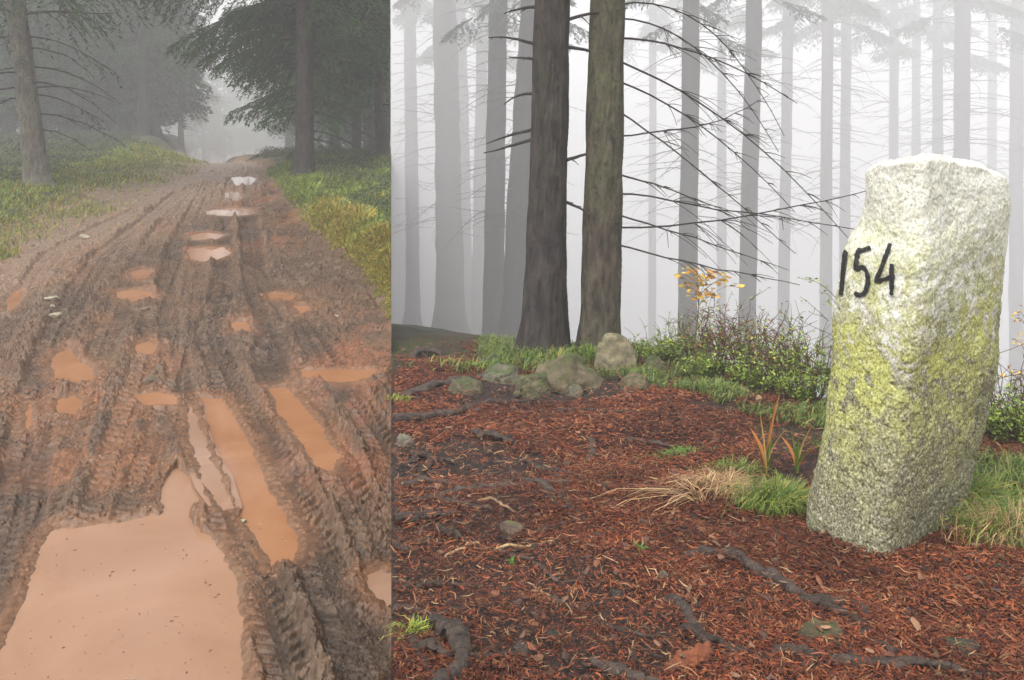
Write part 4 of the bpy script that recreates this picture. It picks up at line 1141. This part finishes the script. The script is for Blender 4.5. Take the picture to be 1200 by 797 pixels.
# ------------------------------------------------------------------ needle litter: countless chips of bark, needles and cone scales
def chips(n, ymin, ymax, lmin, lmax, wmin, wmax, pal, seed, keep=None, lift=.004, tiltamp=.45):
    rs = np.random.RandomState(seed)
    Y = np.sqrt(rs.uniform(ymin ** 2, ymax ** 2, n)); u = rs.uniform(SEAM + .004, .98, n); X = u * Y
    k = Y < np.interp(u, _cX, _cD) + .35
    if keep is not None: k &= keep(X, Y, rs)
    X, Y = X[k], Y[k]; n = len(X)
    Z = macro_R(X, Y) + .010 * fbm(X * 9, Y * 9, 3, 91) + rs.uniform(0, 1, n) ** 2 * lift * 3 + .002
    a = rs.uniform(0, 2 * np.pi, n); L = rs.uniform(lmin, lmax, n); W_ = rs.uniform(wmin, wmax, n)
    d = np.stack([np.cos(a), np.sin(a), rs.normal(0, tiltamp * .5, n)], -1); s = np.stack([-np.sin(a), np.cos(a), rs.normal(0, tiltamp, n)], -1)
    P = np.stack([X, Y, Z], -1); curl = rs.uniform(-.25, .3, n)[:, None] * L[:, None]; bend = rs.normal(0, .18, n)[:, None] * L[:, None]
    Zv = np.array([0, 0, 1.])
    ws = W_[:, None] * .5
    def ring(q, ww, cc): 
        base = P + d * (q * L[:, None]) + Zv * (cc * curl) + s * (bend * (q * q * 2))
        return [base + s * ws * ww, base + Zv * ws * .7 * ww, base - s * ws * ww]
    r = ring(-.5, .55, .35) + ring(0, 1, 0) + ring(.5, .5, .35)
    V_ = np.stack(r, 1).reshape(-1, 3)
    f = np.array([[0, 1, 4, 3], [1, 2, 5, 4], [3, 4, 7, 6], [4, 5, 8, 7]])
    Fq = (np.arange(n)[:, None, None] * 9 + f[None]).reshape(-1, 4)
    pal = np.array(pal); c = pal[rs.randint(0, len(pal), n)] * rs.uniform(.20, .85, (n, 1)) * (.75 + .5 * sm(-.35, .35, fbm(X * 3.2, Y * 3.2, 4, 97)))[:, None]
    return V_, Fq, np.repeat(c, 9, 0)
PAL = [(.26, .062, .026), (.31, .085, .032), (.18, .045, .024), (.35, .11, .042), (.10, .030, .019), (.21, .06, .032), (.38, .16, .07), (.075, .030, .02)]
def kp(X, Y, rs):
    bare_ = sm(-.06, .22, fbm(X * 1.6 + 3, Y * 1.9, 3, 90) + .35 * np.exp(-((X + .12) ** 2 / .09 + (Y - 2.1) ** 2 / .12)) + .3 * np.exp(-((X + .3) ** 2 / .03 + (Y - 2.4) ** 2 / .04)) + .3 * np.exp(-((X - .35) ** 2 / .05 + (Y - 1.6) ** 2 / .02)))
    return rs.uniform(0, 1, len(X)) > .93 * bare_
lb = Buf()
v, f, c = chips(122000, 1.25, 3.0, .008, .019, .0018, .0042, PAL, 700, kp); lb.add(v, f, c)
v, f, c = chips(80000, 1.25, 2.6, .005, .011, .0010, .0022, PAL, 705, None); lb.add(v, f, c)
v, f, c = chips(105000, 2.8, 5.5, .010, .024, .003, .006, PAL, 701, kp); lb.add(v, f, c)
v, f, c = chips(7000, 1.25, 3.6, .015, .040, .002, .004, PAL + [(.36, .20, .10), (.42, .28, .15), (.30, .14, .07)], 702, None, .008); lb.add(v, f, c)
v, f, c = chips(1600, 1.25, 4, .012, .026, .007, .014, [(.13, .075, .055), (.22, .09, .05), (.10, .06, .05), (.28, .15, .09)], 703, None, .008); lb.add(v, f, c)
v, f, c = chips(2500, 1.25, 3, .010, .018, .0012, .002, [(.50, .36, .18), (.42, .25, .12)], 704, None, .01); lb.add(v, f, c)
tag(lb.build("needle_litter", CHIP, smooth=False), "red brown litter of spruce needles, bark chips and cone scales", "litter", kind="stuff")

# ------------------------------------------------------------------ grass, leaves
def blades(P, h, w, cols, rs, lean=.5, dirv=None, curve=.6):
    n = len(P); a = rs.uniform(0, 2 * np.pi, n)
    d = np.stack([np.cos(a), np.sin(a), 0 * a], -1)
    if dirv is not None: d = d * .45 + dirv
    S = np.stack([-np.sin(a + .7), np.cos(a + .7), 0 * a], -1)
    h = h[:, None]; w = w[:, None]; Z = np.array([0, 0, 1.]); ln_ = (rs.uniform(.15, 1, n) * lean)[:, None]
    p1 = P + Z * h * .5 + d * h * ln_ * .35; p2 = P + Z * h * (1 - .35 * ln_ * curve) * .88 + d * h * ln_ * .9; p3 = P + Z * h * (1 - .8 * ln_ * curve) + d * h * ln_ * 1.35
    V_ = np.stack([P - S * w * .5, P + S * w * .5, p1 + S * w * .45, p1 - S * w * .45, p2 + S * w * .3, p2 - S * w * .3, p3], 1).reshape(-1, 3)
    i = np.arange(n)[:, None] * 7
    return V_, i + np.array([[0, 1, 2, 3]]), i + np.array([[3, 2, 4, 5]]), i + np.array([[5, 4, 6]]), np.repeat(cols, 7, 0)
def add_blades(b, *a, **k):
    V_, f1_, f2_, f3_, c = blades(*a, **k); n0 = b.n
    b.add(V_, np.concatenate([f1_, f2_]), c); b.f3.append(f3_ + n0)
def pick(pal, n, rs, lo=.6, hi=1.35):
    pal = np.array(pal); return pal[rs.randint(0, len(pal), n)] * rs.uniform(lo, hi, (n, 1))
GP = [(.13, .20, .02), (.18, .24, .03), (.08, .13, .02), (.24, .25, .03)]
YP = [(.28, .25, .03), (.36, .28, .04), (.20, .22, .03), (.38, .22, .04), (.16, .20, .03)]

rs = np.random.RandomState(800)
gb = Buf()
# right bank of the road
n = 60000
Y = 5.0 + 8.5 * rs.uniform(0, 1, n) ** 1.25; lo_ = road_r(Y); hi_ = SEAM * Y
X = lo_ + (hi_ - lo_) * rs.uniform(0, 1, n) ** 1.1 * 1.0
k = (hi_ > lo_) & (X - lo_ > .02 + .12 * rs.uniform(0, 1, n)); X, Y = X[k], Y[k]; n = len(X)
Z, drg, _ = macro_L(X, Y)
cl = fbm(X * 2.2, Y * 1.6, 3, 801)
yel = (rs.uniform(0, 1, n) < sm(-.45, .3, cl + .85 * np.exp(-((drg - .3) / .35) ** 2) - .6)) & (Y < 9.5)
c = np.where(yel[:, None], pick(YP, n, rs), pick(GP, n, rs))
hh = rs.uniform(.05, .15, n) * (1 + .9 * cl) * sm(-.05, .45, drg)
add_blades(gb, np.stack([X, Y, Z - .01], -1), hh, rs.uniform(.005, .010, n) * (.7 + Y / 16), c, rs, lean=.9)
# left verge
n = 60000
Y = 6.0 + 14 * rs.uniform(0, 1, n) ** 1.3; lo_ = -.72 * Y; hi_ = road_l(Y)
X = lo_ + (hi_ - lo_) * rs.uniform(0, 1, n)
Z, _, dlg = macro_L(X, Y); cl = fbm(X * 1.4, Y * 1.4, 3, 802)
k = (dlg + .5 * cl > .35 * rs.uniform(0, 1, n)) & (rs.uniform(0, 1, n) < .35 + .65 * sm(0, 1.5, dlg + cl)); X, Y, Z, cl, dlg = X[k], Y[k], Z[k], cl[k], dlg[k]; n = len(X)
yel = rs.uniform(0, 1, n) < .45 * sm(2.6, .2, dlg) + .10
c = np.where(yel[:, None], pick(YP, n, rs) * .8, pick(GP, n, rs))
add_blades(gb, np.stack([X, Y, Z - .01], -1), rs.uniform(.03, .09, n) * (1 + .5 * cl), rs.uniform(.005, .009, n) * (.6 + Y / 16), c, rs, lean=.9)
tag(gb.build("grass", GRASS, smooth=False, clip='L'), "long green and yellow grass on both verges of the mud road", "grass", kind="stuff")

def leaf_scatter(buf, P, size, cols, rs, flat=.5):
    n = len(P); a = rs.uniform(0, 6.28, n); d = np.stack([np.cos(a), np.sin(a), rs.normal(0, flat, n)], -1); d /= np.linalg.norm(d, axis=1)[:, None]
    up = np.array([0, 0, 1.]) + rs.normal(0, .5, (n, 3)); S = np.cross(d, up); S /= np.linalg.norm(S, axis=1)[:, None] + 1e-9
    Nn = np.cross(S, d); s = size[:, None]
    V_ = np.stack([P, P + d * s * .5 + S * s * .28 + Nn * s * .06, P + d * s, P + d * s * .5 - S * s * .28 + Nn * s * .06], 1).reshape(-1, 3)
    i = np.arange(n)[:, None] * 4
    buf.add(V_, np.concatenate([i + np.array([[0, 1, 2, 3]])]), np.repeat(cols, 4, 0))
# low bilberry cover under the left and right woods
cb = Buf()
def cover(n, xl_, xh_, yl_, yh_, cond, hgt, sz, pal, rs):
    Y = yl_ + (yh_ - yl_) * rs.uniform(0, 1, n) ** 1.2; X = (xl_ + (xh_ - xl_) * rs.uniform(0, 1, n)) * Y
    Z, dr_, dl_ = macro_L(X, Y); cl = fbm(X * 1.7, Y * 1.7, 3, 810)
    k = cond(dr_, dl_, cl, Y); X, Y, Z, cl = X[k], Y[k], Z[k], cl[k]; n = len(X)
    Z = Z + rs.uniform(.15, 1, n) * hgt * (.65 + .8 * cl)
    leaf_scatter(cb, np.stack([X, Y, Z], -1), rs.uniform(.7, 1.3, n) * sz * (.6 + Y / 18), pick(pal, n, rs, .5, 1.3), rs)
cover(120000, -.32, SEAM, 7.0, 20, lambda dr_, dl_, cl, Y: (dr_ > .55 + .5 * cl), .22, .020, [(.035, .06, .018), (.05, .075, .02), (.028, .045, .016), (.09, .08, .02)], rs)
cover(150000, -.75, -.28, 8.5, 26, lambda dr_, dl_, cl, Y: (dl_ > 1.9 + .9 * cl), .20, .024, [(.04, .06, .02), (.05, .07, .022), (.03, .045, .016)], rs)
tag(cb.build("bilberry_cover", LEAF, smooth=False, clip='L'), "dark low bilberry growing under the spruces beside the road", "ground cover", kind="stuff")

# mossy fringe on the crest of the forest floor
fb = Buf()
n = 26000
u = rs.uniform(-.04, .62, n); dcr = np.interp(u, _cX, _cD); Y = dcr + rs.uniform(-.75, .5, n); X = u * Y
cl = fbm(X * 2.8, Y * 2.8, 3, 820); k = (Y > dcr - .35 - .6 * (cl > .0)) & (cl + .25 > rs.uniform(-.2, .5, n)) & ((u < .17) | (u > .17)); X, Y, cl = X[k], Y[k], cl[k]; n = len(X)
Z = macro_R(X, Y)
add_blades(fb, np.stack([X, Y, Z], -1), rs.uniform(.015, .055, n) * (1 + cl), rs.uniform(.003, .006, n), pick([(.09, .15, .02), (.13, .18, .03), (.06, .10, .02), (.16, .17, .04)], n, rs), rs, lean=1.1)
tag(fb.build("mossy_grass", GRASS, smooth=False), "short bright mossy grass along the crest of the forest floor", "grass", kind="stuff")

def tuft(px, py, n, h, spread, pal, label, seed, width=.0022, lean=1.1, cat="grass tuft", name="grass_tuft", dirv=None, side='R', group=None, oy=0.0, flat=.5):
    rs = np.random.RandomState(seed); c = hit(px, py, side); c = c + np.array([0, oy, 0])
    r = np.abs(rs.normal(0, 1, n)) ** .8 * spread * .5; a = rs.uniform(0, 6.28, n)
    X = c[0] + r * np.cos(a); Y = c[1] + r * np.sin(a) * flat
    Z = macro_R(X, Y) if side == 'R' else macro_L(X, Y)[0]
    hh = rs.uniform(.45, 1.1, n) * h * (1 - .35 * (r / spread).clip(0, 1))
    b = Buf(); P = np.stack([X, Y, Z - .004], -1) - c
    add_blades(b, P, hh, rs.uniform(.6, 1.4, n) * width, pick(pal, n, rs), rs, lean=lean, dirv=None if dirv is None else np.array(dirv))
    o = b.build(name, GRASS, smooth=False); o.location = tuple(c)
    tag(o, label, cat, group); return o
GT = [(.09, .17, .02), (.14, .23, .03), (.06, .11, .018), (.20, .26, .04), (.30, .24, .06)]
ST = [(.42, .28, .13), (.50, .36, .18), (.33, .20, .10), (.30, .14, .07)]
tuft(916, 606, 1500, .115, .13, GT, "dense green grass tuft against the boundary stone's left foot", 901, oy=.04)
tuft(1105, 622, 1200, .10, .16, GT + ST[:1], "grass tuft at the front right foot of the boundary stone", 902, oy=.06)
tuft(1150, 618, 1700, .13, .20, GT, "broad grass tuft right of the boundary stone", 903, oy=.1)
tuft(1192, 640, 1200, .12, .16, GT + ST, "grass tuft reaching out of the right edge below the broad one", 904)
tuft(848, 575, 650, .075, .16, ST, "dry straw coloured tuft flattened on the litter", 905, .002, 1.9)
tuft(824, 592, 45, .12, .03, ST, "dry stalks sweeping left from the straw coloured tuft", 906, .004, 2.2, dirv=(-1.0, -.25, 0))
tuft(868, 556, 160, .07, .10, GT, "small green blades growing out of the straw coloured tuft", 907)
tuft(800, 534, 380, .035, .12, [(.12, .24, .03), (.09, .18, .03)], "patch of bright green grass lying on the litter", 908, .0035, 1.5)
tuft(845, 548, 120, .03, .10, [(.12, .22, .03)], "tiny bright grass patch nearer than the first", 909, .003, 1.5)
tuft(482, 742, 120, .035, .05, [(.26, .30, .04), (.15, .22, .03)], "yellow green grass wisp beside the gnarled root", 910, .0022, 1.4)
tuft(648, 424, 320, .10, .30, GT, "fresh grass at the foot of the thick dark trunk", 911, .005)
tuft(690, 420, 260, .11, .22, [(.16, .24, .03), (.10, .16, .03)], "leafy bright tuft between the two near trunks and the boulder", 912, .006)
tuft(560, 432, 300, .07, .40, GT, "low grass left of the thick dark trunk", 913, .005)
tuft(750, 646, 24, .03, .008, [(.12, .26, .04)], "tiny green seedling on the trodden soil", 914, .004, 1.0)
tuft(600, 660, 24, .02, .008, [(.12, .26, .04)], "tiny green sprout below the rounded cobble", 915, .004, 1.0)
tuft(470, 470, 90, .04, .10, [(.22, .26, .04)], "yellow moss wisp by the root at the left", 916, .004, 1.0)
tuft(1195, 560, 380, .10, .2, GT, "grass behind the stone at the right edge", 917)
def swords(px, py, spec, label, seed):
    c = R_(px, py); b = Buf()
    for dx, h, ln_, w, col in spec:
        q = np.linspace(0, 1, 9)
        x = dx * .2 * q + ln_ * q ** 2; z = h * (q - .25 * abs(ln_ / h) * q ** 3)
        P = np.stack([x, .01 * q + dx * .1, z], -1); ww = w * np.sin(np.pi * (q * .88 + .12)) ** .6 * .5
        S = np.array([1., .5, 0]); V_ = np.concatenate([P - S * ww[:, None], P + np.array([0, .003, 0]), P + S * ww[:, None]])
        f = [(i_, i_ + 1, i_ + 10, i_ + 9) for i_ in range(8)] + [(i_ + 9, i_ + 10, i_ + 19, i_ + 18) for i_ in range(8)]
        b.add(V_, np.array(f), np.broadcast_to(np.array(col), V_.shape))
    o = b.build("sword_leaved_plant", LEAF); o.location = tuple(c); tag(o, label, "plant")
OR = (.55, .22, .06); GR = (.12, .20, .03); YL = (.45, .34, .10)
swords(898, 556, [(.1, .26, .03, .012, OR), (-.02, .16, -.05, .012, OR), (.05, .15, .06, .010, YL), (.02, .12, .02, .012, GR), (0, .10, -.03, .010, GR), (-.05, .2, -.01, .006, YL), (.05, .11, .12, .013, GR)], "orange tipped sword leaved plant left of the stone, behind the straw", 1)
swords(934, 556, [(.05, .15, .04, .010, YL), (.0, .13, -.05, .012, OR), (.06, .10, .07, .010, OR), (.0, .11, .01, .012, GR), (.03, .13, -.02, .010, GR), (-.03, .09, .05, .012, GR)], "orange and green sword leaved plant touching the stone's left side", 2)

# shrubs and saplings: each with its stems and leaves
def shrub(px, D, hpx, wpx, label, seed, pal, ns=26, leaf=.014, nl=900, twig_col=(.12, .06, .05), bare=.2, group="bilberry shrubs along the crest", name="bilberry_shrub", cat="shrub", side='R'):
    rs = np.random.RandomState(seed); X = (px - CX) / F * D
    z = zr_(X, D) if side == 'R' else zl(X, D)
    t = empty(name, (X, D, z)); tag(t, label, cat, group)
    H = hpx * .78 / F * D; W_ = wpx / F * D
    sb, lf_ = Buf(), Buf(); LP = []
    for k in range(ns):
        a = rs.uniform(0, 6.28); r = rs.uniform(0, .35) * W_; b0 = np.array([r * math.cos(a), r * math.sin(a) * .6, -.02])
        d = np.array([math.cos(a) * rs.uniform(.1, .6), math.sin(a) * .4, 1.]); l = H * rs.uniform(.55, 1.15)
        q = np.linspace(0, 1, 7); kn = np.cumsum(rs.normal(0, .06 * l, (7, 3)), 0) * .5; kn[:, 2] = 0
        P = b0 + d * (l * q)[:, None] + kn
        tube(sb, P, .0028 * (1 - .75 * q) * (H / .35) + .0006, 4, twig_col, cap=False)
        for m_ in range(5):
            i_ = rs.randint(2, 7) if m_ else 6; i_ = min(i_, 6); l2 = l * rs.uniform(.15, .38); d2 = np.array([rs.normal(0, .7), rs.normal(0, .5), rs.uniform(.3, 1)])
            q2 = np.linspace(0, 1, 5); P2 = P[i_] + d2 * (l2 * q2)[:, None] + np.cumsum(rs.normal(0, .03 * l2, (5, 3)), 0)
            tube(sb, P2, .0014 * (1 - .7 * q2) * (H / .35) + .0005, 3, twig_col, cap=False)
            LP.append((P2, l2))
        LP.append((P[2:], l * .7))
    for k in range(nl):
        P2, l2 = LP[rs.randint(len(LP))]; q = rs.rand() * (len(P2) - 1.001); i_ = int(q); p = P2[i_] * (1 - q + i_) + P2[i_ + 1] * (q - i_)
        if p[2] > H * (1 - bare) and rs.rand() < .75: continue
        lf_.v.append(p[None]); 
    Pts = np.concatenate(lf_.v) + rs.normal(0, .004, (len(lf_.v), 3)); lf2 = Buf()
    leaf_scatter(lf2, Pts, rs.uniform(.6, 1.35, len(Pts)) * leaf, pick(pal, len(Pts), rs, .6, 1.4), rs)
    sb.build("stems", WOOD, t); lf2.build("foliage", LEAF, t, smooth=False)
    return t
LG = [(.14, .22, .025), (.20, .29, .04), (.09, .14, .02), (.27, .32, .05)]; LR = LG[:2] + [(.20, .07, .04), (.28, .12, .05), (.12, .10, .03)]
SH = [
 (770, 4.75, 46, 60, "low green bilberry shrub nearest the mossy boulder", LG), (805, 4.7, 62, 66, "bilberry shrub below the yellow sapling, left side", LG), (838, 4.6, 74, 62, "bilberry shrub with reddish twigs below the sapling, right side", LR),
 (868, 4.4, 92, 66, "tallest twiggy reddish bilberry shrub in the middle of the row", LR), (896, 4.2, 88, 62, "green bilberry shrub right of the tallest one", LG), (922, 4.05, 92, 62, "reddish bilberry shrub second from the boundary stone", LR),
 (950, 3.85, 100, 66, "dense green bilberry shrub touching the boundary stone's outline", LG), (880, 4.0, 60, 70, "low front bilberry shrub before the tallest one", LG), (935, 3.7, 66, 60, "low front bilberry shrub nearest the boundary stone", LG), (825, 4.35, 40, 60, "low front bilberry shrub at the left of the row", LG),
 (1178, 3.1, 62, 50, "bilberry shrub right behind the boundary stone", LG), (1205, 3.0, 80, 50, "bilberry shrub cut by the right edge", LG), (1168, 3.3, 110, 40, "bare reddish twigs of a shrub behind the stone's right side", [(.25, .12, .06)]),
]
for k, (px, D, h, w, lab, pal) in enumerate(SH):
    shrub(px, D, h, w, lab, 1000 + k, pal, nl=2400 if k != 12 else 30, ns=30 if k != 12 else 14, leaf=.016, bare=.38)
YS = [(.62, .40, .05), (.70, .48, .09), (.55, .26, .04)]
# sapling with a loose spray of yellow leaves
def sapling(px, D, top_py, leaves, label, seed, pal, leaf=.035, spread=.05):
    rs = np.random.RandomState(seed); X = (px - CX) / F * D; z = zr_(X, D)
    t = empty("sapling", (X, D, z)); tag(t, label, "sapling")
    H = EYE - (top_py - HY) / F * D - z; q = np.linspace(0, 1, 12)
    P = np.stack([.06 * np.sin(q * 2.2), .02 * q, H * q], -1); sb = Buf(); tube(sb, P, .004 * (1 - .8 * q) + .0012, 6, (.10, .07, .05), cap=False)
    lp = []
    for dx, py in leaves:
        tip = np.array([(dx - px) / F * D, rs.uniform(-.06, .06), EYE - (py - HY) / F * D - z]); s0 = P[int(np.clip((tip[2] / H - .12) * 11, 3, 11))]
        qq = np.linspace(0, 1, 7)[:, None]; br = s0 * (1 - qq) + tip * qq + np.array([0, 0, .03]) * np.sin(qq * 3.1)
        tube(sb, br, .0015 * (1 - .6 * qq[:, 0]), 4, (.12, .08, .05), cap=False)
        for m_ in range(11): lp.append(br[rs.randint(2, 7)] + rs.normal(0, spread * .35, 3))
    lb_ = Buf(); lp = np.array(lp); leaf_scatter(lb_, lp, rs.uniform(.6, 1.2, len(lp)) * leaf, pick(pal, len(lp), rs, .8, 1.2), rs, .25)
    sb.build("stem", WOOD, t); lb_.build("foliage", LEAF, t, smooth=False)
sapling(808, 5.3, 318, [(798,322),(806,318),(815,330),(828,320),(840,326),(852,330),(866,336),(800,335),(822,340),(836,345),(845,318),(812,345),(858,326)], "slender sapling with sprays of orange yellow leaves rising behind the shrubs", 1100, YS, .055)
sapling(972, 4.4, 352, [(944,330),(958,342),(962,352),(935,325)], "thin sapling with a few green leaves behind the boundary stone's left edge", 1101, [(.20, .26, .05)], .022, .02)
sapling(1192, 3.6, 330, [(1186,372),(1196,366),(1199,385),(1190,400),(1180,440),(1195,445)], "yellow leaved sapling at the right edge behind the stone", 1102, YS, .03)
sapling(688, 3.9, 470, [(680,468),(694,476),(688,488),(700,480),(676,482),(706,492)], "small seedling with yellow green leaves on the litter beyond the middle", 1103, [(.40, .42, .05), (.30, .36, .04)], .022, .03)

# ------------------------------------------------------------------ haze
hz = bpy.data.meshes.new("haze")
x0, x1, y0, y1, z0, z1 = -300, 300, -25, 420, -190, 28
vs_ = [(x, y, z) for x in (x0, x1) for y in (y0, y1) for z in (z0, z1)]
hz.from_pydata(vs_, [], [(0, 1, 3, 2), (4, 6, 7, 5), (0, 4, 5, 1), (2, 3, 7, 6), (0, 2, 6, 4), (1, 5, 7, 3)])
m = bpy.data.materials.new("haze"); m.use_nodes = True
t = m.node_tree; t.nodes.clear()
out = t.nodes.new("ShaderNodeOutputMaterial"); pv = t.nodes.new("ShaderNodeVolumePrincipled")
pv.inputs["Color"].default_value = (.985, .98, .99, 1)
pv.inputs["Density"].default_value = .009
pv.inputs["Anisotropy"].default_value = .1
t.links.new(pv.outputs[0], out.inputs["Volume"])
hz.materials.append(m)
ho = link(bpy.data.objects.new("haze", hz))
ho["kind"] = "stuff"
